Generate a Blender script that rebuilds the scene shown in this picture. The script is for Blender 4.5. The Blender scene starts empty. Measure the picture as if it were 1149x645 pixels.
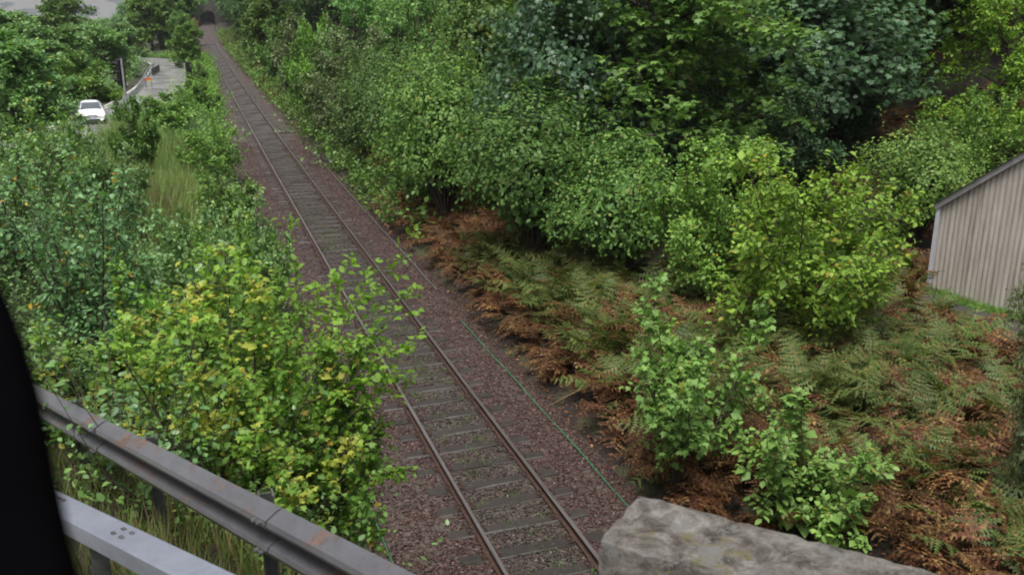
import bpy, math, random
import numpy as np
from mathutils import Vector, Matrix

sc = bpy.context.scene
COL = sc.collection
R = math.radians

# ------------------------------------------------------------------ camera
FPX, CX, CY, W0 = 1050.0, 574.5, 322.5, 1149.0
PITCH = math.atan((CY - 3) / FPX)
YAW = math.atan((CX - 196) * math.cos(PITCH) / FPX)
EYE = np.array([-4.7, 0.0, 8.47])
cam = bpy.data.cameras.new('camera')
cam_o = bpy.data.objects.new('camera', cam); COL.objects.link(cam_o)
cam_o.location = EYE
cam_o.rotation_euler = (R(90) - PITCH, 0, -YAW)
cam.sensor_width = 36.0
cam.lens = 36.0 * FPX / W0
cam.clip_start = 0.02
cam.clip_end = 9000
cam.dof.use_dof = True
cam.dof.focus_distance = 20.0
cam.dof.aperture_fstop = 4.5
sc.camera = cam_o

# ------------------------------------------------------------------ sky, sun, exposure
SUN_EL, SUN_AZ = R(72), R(215)          # azimuth measured from +Y, clockwise
world = bpy.data.worlds.new('World'); sc.world = world
world.use_nodes = True
wn, wl = world.node_tree.nodes, world.node_tree.links
for n in list(wn): wn.remove(n)
sky = wn.new('ShaderNodeTexSky'); sky.sky_type = 'NISHITA'; sky.sun_disc = False
sky.sun_elevation = SUN_EL; sky.sun_rotation = SUN_AZ
sky.air_density = 1.0; sky.dust_density = 6.0; sky.ozone_density = 1.0
hs = wn.new('ShaderNodeHueSaturation'); hs.inputs['Saturation'].default_value = 0.30
bg = wn.new('ShaderNodeBackground'); bg.inputs['Strength'].default_value = 0.055
wo = wn.new('ShaderNodeOutputWorld')
wl.new(sky.outputs[0], hs.inputs['Color']); wl.new(hs.outputs[0], bg.inputs['Color']); wl.new(bg.outputs[0], wo.inputs['Surface'])
sun = bpy.data.lights.new('sun', 'SUN'); sun.energy = 1.5; sun.angle = R(25); sun.color = (1.0, 0.97, 0.93)
sun_o = bpy.data.objects.new('sun', sun); COL.objects.link(sun_o)
sdir = Vector((math.sin(SUN_AZ) * math.cos(SUN_EL), math.cos(SUN_AZ) * math.cos(SUN_EL), math.sin(SUN_EL)))
sun_o.rotation_euler = (-sdir).to_track_quat('-Z', 'Y').to_euler()
sc.view_settings.view_transform = 'Standard'
sc.view_settings.look = 'None'
sc.view_settings.exposure = 1.3
sc.view_settings.gamma = 1.0
sc.view_settings.use_curve_mapping = False
sc.cycles.max_bounces = 6
sc.cycles.diffuse_bounces = 2
sc.cycles.glossy_bounces = 2
sc.cycles.transmission_bounces = 3
sc.cycles.transparent_max_bounces = 4
sc.cycles.volume_bounces = 0
sc.cycles.use_denoising = True
sc.cycles.filter_width = 1.9
sc.cycles.sample_clamp_indirect = 6.0

# ------------------------------------------------------------------ picture <-> place
_F = np.array([math.sin(YAW) * math.cos(PITCH), math.cos(YAW) * math.cos(PITCH), -math.sin(PITCH)])
_R = np.array([math.cos(YAW), -math.sin(YAW), 0.0])
_U = np.cross(_R, _F)
def at(px, py, Z): return EYE + (_F + _R * (px - CX) / FPX - _U * (py - CY) / FPX) * Z
def on(px, py, z):
    r = _F + _R * (px - CX) / FPX - _U * (py - CY) / FPX
    return EYE + r * (z - EYE[2]) / r[2]
def pix(P):
    d = np.asarray(P, float) - EYE; Z = d @ _F
    return CX + FPX * (d @ _R) / Z, CY - FPX * (d @ _U) / Z, Z

def sstep(a, b, x):
    t = np.clip((np.asarray(x, float) - a) / (b - a), 0, 1); return t * t * (3 - 2 * t)

# ------------------------------------------------------------------ terrain profile
def tx(y): return 4.27e-5 * np.square(np.maximum(y, 0))                 # railway centre line
RY = [-60, -10, 3.5, 10.2, 20, 30, 45, 52, 60, 70, 82, 100, 120, 140, 150, 158, 300]
RX = [-7.6, -7.6, -7.6, -10.6, -12.0, -12.8, -13.2, -12.6, -11.2, -9.6, -7.9, -6.7, -6.1, -6.0, -7.0, -9.5, -90]
RZ = [5.0, 5.0, 5.0, 4.0, 3.2, 2.5, 1.7, 1.4, 1.1, 0.85, 0.7, 0.5, 0.35, 0.3, 0.3, 0.3, -4]
def road_x(y): return np.interp(y, RY, RX)
def road_z(y): return np.interp(y, RY, RZ)
RHW = 2.55
def bump(x, y):
    return (np.sin(x * 1.3 + y * .7) * np.cos(y * 1.1 - x * .4) * .09 + np.sin(x * .37 + 1.3) * np.sin(y * .31) * .16)
def hgt(x, y):
    x = np.asarray(x, float); y = np.asarray(y, float)
    u = x - tx(y)
    # right-hand bank and hillside
    zr = -0.35 + sstep(2.5, 5.0, u) * 0.75 + bump(x, y) * sstep(3, 5, u)
    hill = sstep(24, 40, y) * 0.30 * np.maximum(u - 7.0, 0)
    hill = 70 * (1 - np.exp(-hill / 70))
    zr = zr + hill
    # left-hand bank up to the road
    rx, rz = road_x(y), road_z(y)
    edge = np.maximum(rx + RHW + 0.8, -90)
    edge = np.where(y < 10.2, np.interp(y, [-60, 3.4, 10.2], [-3.45, -3.45, -6.1]), edge)
    edge = np.minimum(edge, -2.9)
    t = np.clip((u + 2.5) / np.minimum(edge + 2.5, -0.05), 0, 1)
    t = t ** 0.9
    zl = -0.35 + (rz + 0.3) * t + bump(x, y) * .8 * (t > .05) * (t < .95)
    d = rx - RHW - 0.8 - x                                               # beyond the road
    zl = np.where(d > 0, rz - 0.05 - np.minimum(d, 6) * .10 + bump(x, y) * np.minimum(d, 1) - np.maximum(d - 40, 0) * 0.014, zl)
    z = np.where(u > 0, zr, zl)
    far = np.maximum(y - 190, 0)
    z = np.where(u < -3, z - far * 0.015 * np.clip((-u - 3) / 30, 0, 1), z)
    z = np.where(u < -3, np.maximum(z, -34), z)
    return z

# ------------------------------------------------------------------ mesh helpers
def mesh_np(name, V, T, mats=None, smooth=False, mi=None):
    """V (n,3), T (m,3 or 4) -> mesh"""
    V = np.ascontiguousarray(V, np.float32); T = np.ascontiguousarray(T, np.int32)
    k = T.shape[1]
    me = bpy.data.meshes.new(name)
    me.vertices.add(len(V)); me.vertices.foreach_set('co', V.ravel())
    me.loops.add(T.size); me.loops.foreach_set('vertex_index', T.ravel())
    me.polygons.add(len(T)); me.polygons.foreach_set('loop_start', np.arange(0, T.size, k, dtype=np.int32))
    try: me.polygons.foreach_set('loop_total', np.full(len(T), k, np.int32))
    except Exception: pass
    if smooth: me.polygons.foreach_set('use_smooth', np.ones(len(T), bool))
    if mi is not None: me.polygons.foreach_set('material_index', np.asarray(mi, np.int32))
    for m in (mats or []): me.materials.append(m)
    me.update(calc_edges=True)
    return me
def mesh_py(name, V, Fs, mats=None, smooth=False):
    me = bpy.data.meshes.new(name)
    me.from_pydata([tuple(map(float, v)) for v in V], [], [tuple(map(int, f)) for f in Fs])
    for m in (mats or []): me.materials.append(m)
    if smooth:
        for p in me.polygons: p.use_smooth = True
    me.update()
    return me
def link(name, me, parent=None, label=None, cat=None, group=None, kind=None, loc=None, rot=None):
    o = bpy.data.objects.new(name, me); COL.objects.link(o)
    if parent is not None: o.parent = parent
    if label: o['label'] = label
    if cat: o['category'] = cat
    if group: o['group'] = group
    if kind: o['kind'] = kind
    if loc is not None: o.location = tuple(map(float, loc))
    if rot is not None: o.rotation_euler = rot
    return o
def empty(name, loc, label, cat, group=None, rot=(0, 0, 0), scale=(1, 1, 1)):
    o = link(name, None, None, label, cat, group, None, loc, rot); o.scale = scale; o.empty_display_size = .2
    return o
class MB:
    """collects boxes, tubes and loose faces into one mesh"""
    def __init__(s): s.V = []; s.F = []
    def add(s, V, F):
        o = len(s.V); s.V += [tuple(v) for v in V]; s.F += [tuple(i + o for i in f) for f in F]; return s
    def box(s, c, size, M=None, taper=1.0):
        x, y, z = [a / 2 for a in size]
        P = [(-x, -y, -z), (x, -y, -z), (x, y, -z), (-x, y, -z), (-x * taper, -y * taper, z), (x * taper, -y * taper, z), (x * taper, y * taper, z), (-x * taper, y * taper, z)]
        P = [Vector(p) for p in P]
        if M is not None: P = [M @ p for p in P]
        P = [p + Vector(c) for p in P]
        return s.add(P, [(0, 3, 2, 1), (4, 5, 6, 7), (0, 1, 5, 4), (1, 2, 6, 5), (2, 3, 7, 6), (3, 0, 4, 7)])
    def tube(s, pts, r, n=8, cap=True):
        pts = [Vector(p) for p in pts]; rr = r if hasattr(r, '__len__') else [r] * len(pts)
        V = []; F = []
        up = Vector((0, 0, 1))
        for i, p in enumerate(pts):
            d = (pts[min(i + 1, len(pts) - 1)] - pts[max(i - 1, 0)]).normalized()
            a = d.cross(up); a = a.normalized() if a.length > 1e-3 else Vector((1, 0, 0))
            b = a.cross(d)
            for k in range(n):
                t = 2 * math.pi * k / n
                V.append(p + (a * math.cos(t) + b * math.sin(t)) * rr[i])
        for i in range(len(pts) - 1):
            for k in range(n):
                F.append((i * n + k, i * n + (k + 1) % n, (i + 1) * n + (k + 1) % n, (i + 1) * n + k))
        if cap: F += [tuple(range(n))[::-1], tuple(range((len(pts) - 1) * n, len(pts) * n))]
        return s.add(V, F)
    def extrude(s, prof, pts, closed=True, side=None, cap=True):
        """profile (across, up) swept along pts; across = horizontal right of travel"""
        pts = [Vector(p) for p in pts]; n = len(prof); V = []; F = []
        for i, p in enumerate(pts):
            d = (pts[min(i + 1, len(pts) - 1)] - pts[max(i - 1, 0)]); d.z = 0; d.normalize()
            a = Vector((d.y, -d.x, 0))
            for (q, z) in prof: V.append(p + a * q + Vector((0, 0, z)))
        m = n if closed else n - 1
        for i in range(len(pts) - 1):
            for k in range(m):
                F.append((i * n + k, i * n + (k + 1) % n, (i + 1) * n + (k + 1) % n, (i + 1) * n + k))
        if closed and cap: F += [tuple(range(n))[::-1], tuple(range((len(pts) - 1) * n, len(pts) * n))]
        return s.add(V, F)
    def mesh(s, name, mat=None, smooth=False): return mesh_py(name, s.V, s.F, [mat] if mat else None, smooth)
def bevel(o, w, seg=2):
    m = o.modifiers.new('bevel', 'BEVEL'); m.width = w; m.segments = seg; m.limit_method = 'ANGLE'
def ob(mb, name, mat, parent=None, smooth=False, bev=0, **kw):
    o = link(name, mb.mesh(name, mat, smooth), parent, **kw)
    if bev: bevel(o, bev)
    return o

# ------------------------------------------------------------------ materials
MATS = {}
def new_mat(name):
    m = bpy.data.materials.new(name); m.use_nodes = True
    nt = m.node_tree; b = nt.nodes['Principled BSDF']; MATS[name] = m
    return m, nt, b
def N(nt, t, **kw):
    n = nt.nodes.new(t)
    for k, v in kw.items():
        if k in n.inputs: n.inputs[k].default_value = v
        else: setattr(n, k, v)
    return n
def ramp(nt, fac, stops, interp='LINEAR'):
    r = nt.nodes.new('ShaderNodeValToRGB'); r.color_ramp.interpolation = interp
    el = r.color_ramp.elements
    while len(el) < len(stops): el.new(0.5)
    for e, (p, c) in zip(el, stops): e.position = p; e.color = (*c, 1)
    nt.links.new(fac, r.inputs['Fac']); return r.outputs['Color']
def noise(nt, scale, detail=4, rough=.55, vec=None, dist=0.0):
    n = nt.nodes.new('ShaderNodeTexNoise'); n.inputs['Scale'].default_value = scale; n.inputs['Detail'].default_value = detail
    n.inputs['Roughness'].default_value = rough; n.inputs['Distortion'].default_value = dist
    if vec is not None: nt.links.new(vec, n.inputs['Vector'])
    return n.outputs['Fac']
def coords(nt, kind='Object', scale=None):
    c = nt.nodes.new('ShaderNodeTexCoord').outputs[kind]
    if scale:
        m = nt.nodes.new('ShaderNodeMapping'); m.inputs['Scale'].default_value = scale
        nt.links.new(c, m.inputs['Vector']); c = m.outputs['Vector']
    return c
def position(nt): return nt.nodes.new('ShaderNodeNewGeometry').outputs['Position']
def mixc(nt, fac, a, b, mode='MIX'):
    m = nt.nodes.new('ShaderNodeMix'); m.data_type = 'RGBA'; m.blend_type = mode
    for s, v in ((0, fac), (6, a), (7, b)):
        if isinstance(v, (int, float)): m.inputs[s].default_value = v
        elif isinstance(v, tuple): m.inputs[s].default_value = (*v, 1)
        else: nt.links.new(v, m.inputs[s])
    return m.outputs[2]
def add_bump(nt, b, h, strength=.4, dist=.02):
    n = nt.nodes.new('ShaderNodeBump'); n.inputs['Strength'].default_value = strength; n.inputs['Distance'].default_value = dist
    nt.links.new(h, n.inputs['Height']); nt.links.new(n.outputs[0], b.inputs['Normal'])

def leaf_mat(name, c1, c2, accent=None, frac=0.0, patch=None, patch_lo=.55, trans=.23, rough=.5, spec=.32):
    g_ = 1.0 if 'bracken' in name or 'litter' in name else 1.75
    c1 = tuple(v * g_ for v in c1); c2 = tuple(v * g_ for v in c2)
    m, nt, b = new_mat(name)
    geo = N(nt, 'ShaderNodeNewGeometry'); rnd = geo.outputs['Random Per Island']
    mid = tuple((a + c) / 2 for a, c in zip(c1, c2))
    stops = [(0, c1), (.45, mid), (max(.5, .995 - frac), c2)]
    if accent and frac > 0: stops.append((min(1, 1.0 - frac * .8), accent))
    col = ramp(nt, rnd, stops)
    big = noise(nt, 0.9, 3, .6, coords(nt))
    # uneven tone from shoot to shoot
    tone = ramp(nt, big, [(.3, (.62, .66, .7)), (.7, (1.35, 1.32, 1.2))])
    col = mixc(nt, .8, col, tone, 'MULTIPLY')
    if patch:
        pn = noise(nt, 1.6, 2, .5, coords(nt, scale=(1.0, 1.0, 1.0)))
        add = N(nt, 'ShaderNodeMath', operation='ADD'); nt.links.new(pn, add.inputs[0])
        sc_ = N(nt, 'ShaderNodeMath', operation='MULTIPLY_ADD'); nt.links.new(rnd, sc_.inputs[0]); sc_.inputs[1].default_value = .22; sc_.inputs[2].default_value = -.11
        nt.links.new(sc_.outputs[0], add.inputs[1])
        f = ramp(nt, add.outputs[0], [(patch_lo, (0, 0, 0)), (patch_lo + .06, (1, 1, 1))])
        col = mixc(nt, f, col, patch)
    oi = N(nt, 'ShaderNodeObjectInfo')
    hv = N(nt, 'ShaderNodeHueSaturation')
    mr = N(nt, 'ShaderNodeMapRange'); mr.inputs['To Min'].default_value = .488; mr.inputs['To Max'].default_value = .508
    nt.links.new(oi.outputs['Random'], mr.inputs['Value']); nt.links.new(mr.outputs[0], hv.inputs['Hue'])
    wn_ = N(nt, 'ShaderNodeTexWhiteNoise', noise_dimensions='1D'); nt.links.new(oi.outputs['Random'], wn_.inputs['W'])
    mv = N(nt, 'ShaderNodeMapRange'); mv.inputs['To Min'].default_value = .72; mv.inputs['To Max'].default_value = 1.22
    nt.links.new(wn_.outputs['Value'], mv.inputs['Value']); nt.links.new(mv.outputs[0], hv.inputs['Value'])
    nt.links.new(col, hv.inputs['Color']); col = hv.outputs[0]
    nt.links.new(col, b.inputs['Base Color'])
    b.inputs['Roughness'].default_value = rough; b.inputs['Specular IOR Level'].default_value = spec
    tr = N(nt, 'ShaderNodeBsdfTranslucent')
    tcol = mixc(nt, 1.0, col, (1.25, 1.35, .65), 'MULTIPLY'); nt.links.new(tcol, tr.inputs['Color'])
    mx = N(nt, 'ShaderNodeMixShader'); mx.inputs[0].default_value = trans
    nt.links.new(b.outputs[0], mx.inputs[1]); nt.links.new(tr.outputs[0], mx.inputs[2])
    out = nt.nodes['Material Output']; nt.links.new(mx.outputs[0], out.inputs['Surface'])
    return m

LM = {
 'hazel':    leaf_mat('hazel_leaf', (.055, .125, .022), (.105, .20, .035), (.30, .30, .04), .03),
 'hazel_yel':leaf_mat('hazel_yellow_leaf', (.085, .165, .020), (.155, .255, .032), (.34, .32, .04), .05),
 'bright':   leaf_mat('bright_sapling_leaf', (.062, .125, .026), (.105, .185, .045), (.24, .26, .05), .04),
 'syc':      leaf_mat('sycamore_leaf', (.045, .110, .024), (.10, .19, .042), (.12, .18, .04), .04, rough=.52, spec=.4),
 'syc_blue': leaf_mat('glossy_leaf', (.030, .075, .036), (.062, .125, .055), None, 0, rough=.45, spec=.6),
 'mid':      leaf_mat('mid_green_leaf', (.046, .100, .020), (.092, .160, .034), (.18, .20, .04), .03),
 'alder':    leaf_mat('dull_green_leaf', (.048, .096, .024), (.088, .148, .040), (.16, .18, .05), .03),
 'ash':      leaf_mat('light_green_leaf', (.08, .17, .045), (.125, .235, .07), None, 0),
 'syc_dark': leaf_mat('deep_green_leaf', (.030, .076, .018), (.075, .145, .030), (.16, .20, .04), .06),
 'dark':     leaf_mat('shade_tinted_leaf', (.016, .042, .018), (.032, .070, .026), None, 0),  # leaf colour darkened to carry the shade of the deep wood
 'olive':    leaf_mat('olive_leaf', (.085, .115, .05), (.14, .175, .08), None, 0),
 'left':     leaf_mat('scrub_leaf', (.055, .120, .046), (.115, .20, .062), (.34, .32, .05), .015, rough=.42, spec=.5),
 'left_blue':leaf_mat('wet_scrub_leaf', (.062, .122, .036), (.118, .20, .066), (.42, .36, .05), .012, rough=.42, spec=.5),
 'birch':    leaf_mat('birch_leaf', (.06, .125, .05), (.10, .18, .07), (.50, .32, .03), .022, rough=.38),
 'maple':    leaf_mat('maple_leaf', (.065, .15, .022), (.12, .21, .035), (.44, .34, .06), .02, patch=(.36, .40, .07), patch_lo=.57, trans=.36),
 'maple_green': leaf_mat('maple_green_leaf', (.065, .15, .022), (.12, .23, .035), (.40, .30, .05), .05, trans=.36),
 'lime':     leaf_mat('lime_leaf', (.10, .20, .025), (.17, .29, .04), None, 0, trans=.42),
 'bramble':  leaf_mat('bramble_leaf', (.045, .10, .026), (.095, .175, .042), (.32, .26, .04), .02),
 'orange':   leaf_mat('autumn_leaf', (.22, .14, .03), (.36, .20, .03), None, 0),
 'brownsorrel': leaf_mat('dry_dock_leaf', (.10, .05, .03), (.16, .09, .05), (.07, .12, .03), .25, trans=.15),
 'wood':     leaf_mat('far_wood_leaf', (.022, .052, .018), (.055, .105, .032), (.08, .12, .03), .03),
 'grass':    leaf_mat('grass_blade', (.05, .085, .022), (.095, .115, .036), (.19, .13, .06), .25, trans=.3),
 'pale_grass': leaf_mat('pale_grass_blade', (.06, .11, .028), (.115, .155, .045), (.20, .17, .08), .12, trans=.3),
 'fern_brown': leaf_mat('dead_bracken', (.055, .023, .011), (.16, .070, .028), (.23, .15, .055), .2, trans=.22, rough=.6, spec=.3),
 'fern_green': leaf_mat('green_bracken', (.055, .105, .024), (.12, .165, .042), (.20, .15, .055), .16, trans=.28, rough=.55, spec=.35),
 'litter':   leaf_mat('leaf_litter', (.045, .022, .015), (.12, .055, .028), (.26, .13, .04), .08, trans=.05, rough=.6),
}
def simple(name, col, rough=.6, metal=0.0, nscale=6, var=.25, bumpd=0.0, spec=.5, emis=None):
    m, nt, b = new_mat(name)
    f = noise(nt, nscale, 5, .6, coords(nt))
    c = ramp(nt, f, [(.3, tuple(a * (1 - var) for a in col)), (.7, tuple(min(1, a * (1 + var)) for a in col))])
    nt.links.new(c, b.inputs['Base Color']); b.inputs['Roughness'].default_value = rough; b.inputs['Metallic'].default_value = metal
    b.inputs['Specular IOR Level'].default_value = spec
    if bumpd: add_bump(nt, b, noise(nt, nscale * 4, 5, .6, coords(nt)), .6, bumpd)
    if emis:
        b.inputs['Emission Color'].default_value = (*emis[0], 1); b.inputs['Emission Strength'].default_value = emis[1]
    return m
M_bark = simple('bark', (.055, .042, .032), .85, 0, 9, .4, .01)
M_twig = simple('twig_bark', (.07, .055, .04), .8, 0, 12, .35)

# soil, verge and forest floor
m, nt, b = new_mat('soil_and_litter'); P = position(nt)
n1 = noise(nt, .6, 6, .6, P); n2 = noise(nt, 9, 6, .65, P); n3 = noise(nt, 60, 3, .6, P)
c = ramp(nt, n2, [(0.3, (0.0086, 0.0062, 0.0048)), (0.5, (0.0173, 0.0106, 0.0072)), (0.7, (0.036, 0.0182, 0.0106))])
c = mixc(nt, ramp(nt, n1, [(.48, (0, 0, 0)), (.62, (1, 1, 1))]), c, mixc(nt, n2, (.03, .042, .016), (.07, .085, .03)))
nt.links.new(c, b.inputs['Base Color']); b.inputs['Roughness'].default_value = .85
add_bump(nt, b, n3, .7, .03); M_soil = m
# ballast
m, nt, b = new_mat('ballast'); P = position(nt)
v = N(nt, 'ShaderNodeTexVoronoi', feature='F1'); v.inputs['Scale'].default_value = 17; nt.links.new(P, v.inputs['Vector'])
sep = N(nt, 'ShaderNodeSeparateColor'); nt.links.new(v.outputs['Color'], sep.inputs[0])
c = ramp(nt, sep.outputs[0], [(0, (0.0236, 0.0133, 0.0123)), (0.4, (0.0446, 0.0246, 0.0216)), (0.75, (0.0655, 0.0386, 0.0339)), (1, (0.1049, 0.0765, 0.0678))])
c = mixc(nt, ramp(nt, noise(nt, .9, 4, .6, P), [(.45, (0, 0, 0)), (.65, (.6, .6, .6))]), c, (.075, .07, .055))
nt.links.new(c, b.inputs['Base Color']); b.inputs['Roughness'].default_value = .6
inv = N(nt, 'ShaderNodeMath', operation='SUBTRACT'); inv.inputs[0].default_value = 1; nt.links.new(v.outputs['Distance'], inv.inputs[1])
add_bump(nt, b, inv.outputs[0], .9, .03); M_ballast = m
def stone_mat(name, stops):
    m, nt, b = new_mat(name)
    geo = N(nt, 'ShaderNodeNewGeometry')
    c = ramp(nt, geo.outputs['Random Per Island'], stops)
    c = mixc(nt, .5, c, ramp(nt, noise(nt, 1.1, 3, .6, geo.outputs['Position']), [(.35, (.6, .6, .6)), (.65, (1.25, 1.2, 1.2))]), 'MULTIPLY')
    nt.links.new(c, b.inputs['Base Color']); b.inputs['Roughness'].default_value = .45
    return m
M_stone = stone_mat('ballast_stone', [(0, (0.0258, 0.0119, 0.0111)), (0.35, (0.0533, 0.0239, 0.0206)), (0.7, (0.0858, 0.0415, 0.0354)), (0.93, (0.1244, 0.0677, 0.059)), (1, (0.2232, 0.1674, 0.1475))])
M_stone_in = stone_mat('weathered_ballast_stone', [(0, (0.0224, 0.0168, 0.0144)), (0.4, (0.0464, 0.036, 0.0296)), (0.75, (0.072, 0.0592, 0.048)), (0.94, (0.068, 0.08, 0.036)), (1, (0.16, 0.14, 0.12))])
# sleepers
m, nt, b = new_mat('wet_sleeper'); P = position(nt)
g = noise(nt, 5, 6, .7, coords(nt, scale=(1, 14, 14)))
c = ramp(nt, g, [(0.3, (0.0204, 0.0162, 0.0141)), (0.55, (0.0376, 0.0314, 0.0275)), (0.75, (0.0587, 0.0499, 0.0446))])
oi = N(nt, 'ShaderNodeObjectInfo')
c = mixc(nt, .6, c, ramp(nt, oi.outputs['Random'], [(0, (.65, .62, .6)), (1, (1.35, 1.3, 1.28))]), 'MULTIPLY')
c = mixc(nt, ramp(nt, noise(nt, 4, 4, .6, P), [(.58, (0, 0, 0)), (.72, (.7, .7, .7))]), c, (.055, .06, .03))
nt.links.new(c, b.inputs['Base Color']); nt.links.new(ramp(nt, g, [(.3, (.3, .3, .3)), (.7, (.6, .6, .6))]), b.inputs['Roughness'])
add_bump(nt, b, g, .6, .01); M_sleeper = m
# rails
m, nt, b = new_mat('rusty_rail'); P = position(nt)
c = ramp(nt, noise(nt, 7, 6, .7, P), [(.3, (.035, .017, .013)), (.55, (.065, .032, .023)), (.75, (.10, .055, .04))])
nt.links.new(c, b.inputs['Base Color']); b.inputs['Roughness'].default_value = .7; b.inputs['Metallic'].default_value = .2; M_rust = m
m, nt, b = new_mat('running_surface'); P = position(nt)
c = ramp(nt, noise(nt, 3, 5, .7, coords(nt, scale=(12, .4, 1))), [(.35, (.30, .24, .22)), (.65, (.52, .46, .44))])
nt.links.new(c, b.inputs['Base Color']); b.inputs['Roughness'].default_value = .28; b.inputs['Metallic'].default_value = .9; M_steel = m
M_chair = simple('rail_chair_iron', (.06, .036, .027), .7, .2, 20, .35)
# road
m, nt, b = new_mat('wet_asphalt_sheen_tint'); P = position(nt)
c = ramp(nt, noise(nt, 1.2, 6, .65, P), [(.3, (.24, .235, .235)), (.7, (.36, .355, .355))])  # base paler than asphalt: the wet sky reflection is put into the colour
nt.links.new(c, b.inputs['Base Color']); nt.links.new(ramp(nt, noise(nt, .5, 4, .6, P), [(.35, (.08, .08, .08)), (.7, (.28, .28, .28))]), b.inputs['Roughness'])
b.inputs['Specular IOR Level'].default_value = .8; M_asphalt = m
M_paint = simple('road_paint', (.72, .72, .70), .5, 0, 8, .12)
M_path = simple('dark_path_tarmac', (.045, .040, .040), .55, 0, 5, .35, .01)
# barriers
def galv(name, base, rust_lo):
    m, nt, b = new_mat(name); O = coords(nt)
    st = noise(nt, 2.2, 5, .6, coords(nt, scale=(1, 1, 5)))
    c = ramp(nt, st, [(.3, tuple(a * .72 for a in base)), (.7, base)])
    rn = noise(nt, 2.6, 6, .7, position(nt), .4)
    f = ramp(nt, rn, [(rust_lo, (0, 0, 0)), (rust_lo + .1, (.9, .9, .9))])
    c = mixc(nt, f, c, ramp(nt, noise(nt, 14, 5, .7, O), [(.35, (.14, .085, .065)), (.65, (.34, .20, .15))]))
    c = mixc(nt, ramp(nt, noise(nt, 26, 6, .75, O), [(.55, (0, 0, 0)), (.75, (.75, .75, .75))]), c, tuple(a * .38 for a in base))
    nt.links.new(c, b.inputs['Base Color']); b.inputs['Roughness'].default_value = .30; b.inputs['Metallic'].default_value = .6
    add_bump(nt, b, noise(nt, 18, 4, .6, O), .25, .004)
    return m
M_galv = galv('weathered_galvanised', (.22, .22, .235), .54)
M_galv2 = galv('pale_galvanised', (.40, .425, .51), .72)
M_post = simple('dull_post_steel', (.10, .10, .10), .6, .4, 8, .4)
# parapet stone with lichen
m, nt, b = new_mat('lichened_stone'); P = position(nt)
c = ramp(nt, noise(nt, 7, 9, .75, P, .4), [(.30, (.032, .027, .022)), (.42, (.14, .122, .10)), (.52, (.30, .27, .235)), (.64, (.52, .49, .44))])
c = mixc(nt, ramp(nt, noise(nt, 8, 7, .7, P, .5), [(.56, (0, 0, 0)), (.585, (.85, .85, .85))]), c, (.34, .33, .31))
vy = N(nt, 'ShaderNodeTexNoise'); vy.inputs['Scale'].default_value = 2.7; vy.inputs['Detail'].default_value = 9; vy.inputs['Roughness'].default_value = .7; vy.noise_dimensions = '4D'; vy.inputs['W'].default_value = 7.3; nt.links.new(P, vy.inputs['Vector'])
c = mixc(nt, ramp(nt, vy.outputs['Fac'], [(.60, (0, 0, 0)), (.63, (.7, .7, .7))]), c, (.30, .26, .08))
c = mixc(nt, ramp(nt, noise(nt, 2.1, 6, .7, P), [(.57, (0, 0, 0)), (.7, (.7, .7, .7))]), c, (.045, .05, .02))
nt.links.new(c, b.inputs['Base Color']); b.inputs['Roughness'].default_value = .85
add_bump(nt, b, noise(nt, 34, 10, .8, P), 1.0, .06); M_parapet = m
M_mortar = simple('old_mortar', (.16, .15, .13), .9, 0, 10, .3, .01)
# shed
m, nt, b = new_mat('weathered_corrugated_sheet'); P = position(nt)
mp = N(nt, 'ShaderNodeMapping'); mp.inputs['Scale'].default_value = (5, 5, .35); nt.links.new(P, mp.inputs['Vector'])
st = noise(nt, 1.6, 6, .7, mp.outputs[0])
c = ramp(nt, st, [(.28, (.20, .165, .135)), (.42, (.38, .335, .295)), (.6, (.50, .455, .41)), (.8, (.58, .54, .50))])
c = mixc(nt, ramp(nt, noise(nt, 1.1, 5, .6, P), [(.5, (0, 0, 0)), (.75, (.55, .55, .55))]), c, (.32, .27, .24))
nt.links.new(c, b.inputs['Base Color']); b.inputs['Roughness'].default_value = .7; M_sheet = m
M_roof = simple('grey_roof_sheet', (.13, .125, .125), .7, 0, 4, .35)
M_barge = simple('grey_barge_board', (.24, .23, .23), .6, 0, 5, .3)
M_white = simple('white_painted_trim', (.52, .53, .57), .5, 0, 6, .12)
# small things
M_green = simple('green_cable_sheath', (.035, .15, .065), .45, 0, 5, .3)
M_greycable = simple('grey_cable_sheath', (.085, .09, .08), .6, 0, 5, .3)
M_black = simple('black_plastic', (.014, .014, .015), .45, 0, 8, .2)
M_grey = simple('grey_pole_paint', (.33, .34, .35), .5, .2, 8, .2)
M_carwhite = simple('white_car_paint', (.74, .75, .77), .22, 0, 2, .04)
M_glass = simple('dark_window_glass', (.08, .095, .11), .06, 0, 2, .1, spec=.9)  # glass colour lightened to stand in for reflected sky
M_lamp = simple('headlamp', (.8, .75, .65), .15, 0, 6, .05, emis=((1, .78, .6), 1.6))
M_tyre = simple('tyre_rubber', (.018, .018, .018), .8, 0, 10, .2)
M_rim = simple('alloy_rim', (.45, .46, .47), .3, .8, 10, .1)
M_red = simple('red_orange_board', (.62, .09, .03), .5, 0, 6, .1)
M_yellow = simple('yellow_board', (.62, .42, .06), .5, 0, 6, .1)
M_lens_r = simple('red_lens', (.12, .01, .01), .25)
M_lens_a = simple('amber_lens', (.14, .07, .01), .25)
M_lens_g = simple('green_lens', (.01, .09, .05), .25)
M_rubber = simple('black_window_rubber', (.0025, .0025, .003), 1.0, 0, 10, .2, spec=0)
M_rock = simple('pale_rock', (.34, .33, .32), .7, 0, 10, .2)
M_oldstone = simple('dark_bridge_stone', (.10, .09, .08), .85, 0, 3, .35, .02)
m, nt, b = new_mat('haze_tinted_hillside'); P = position(nt)
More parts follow.
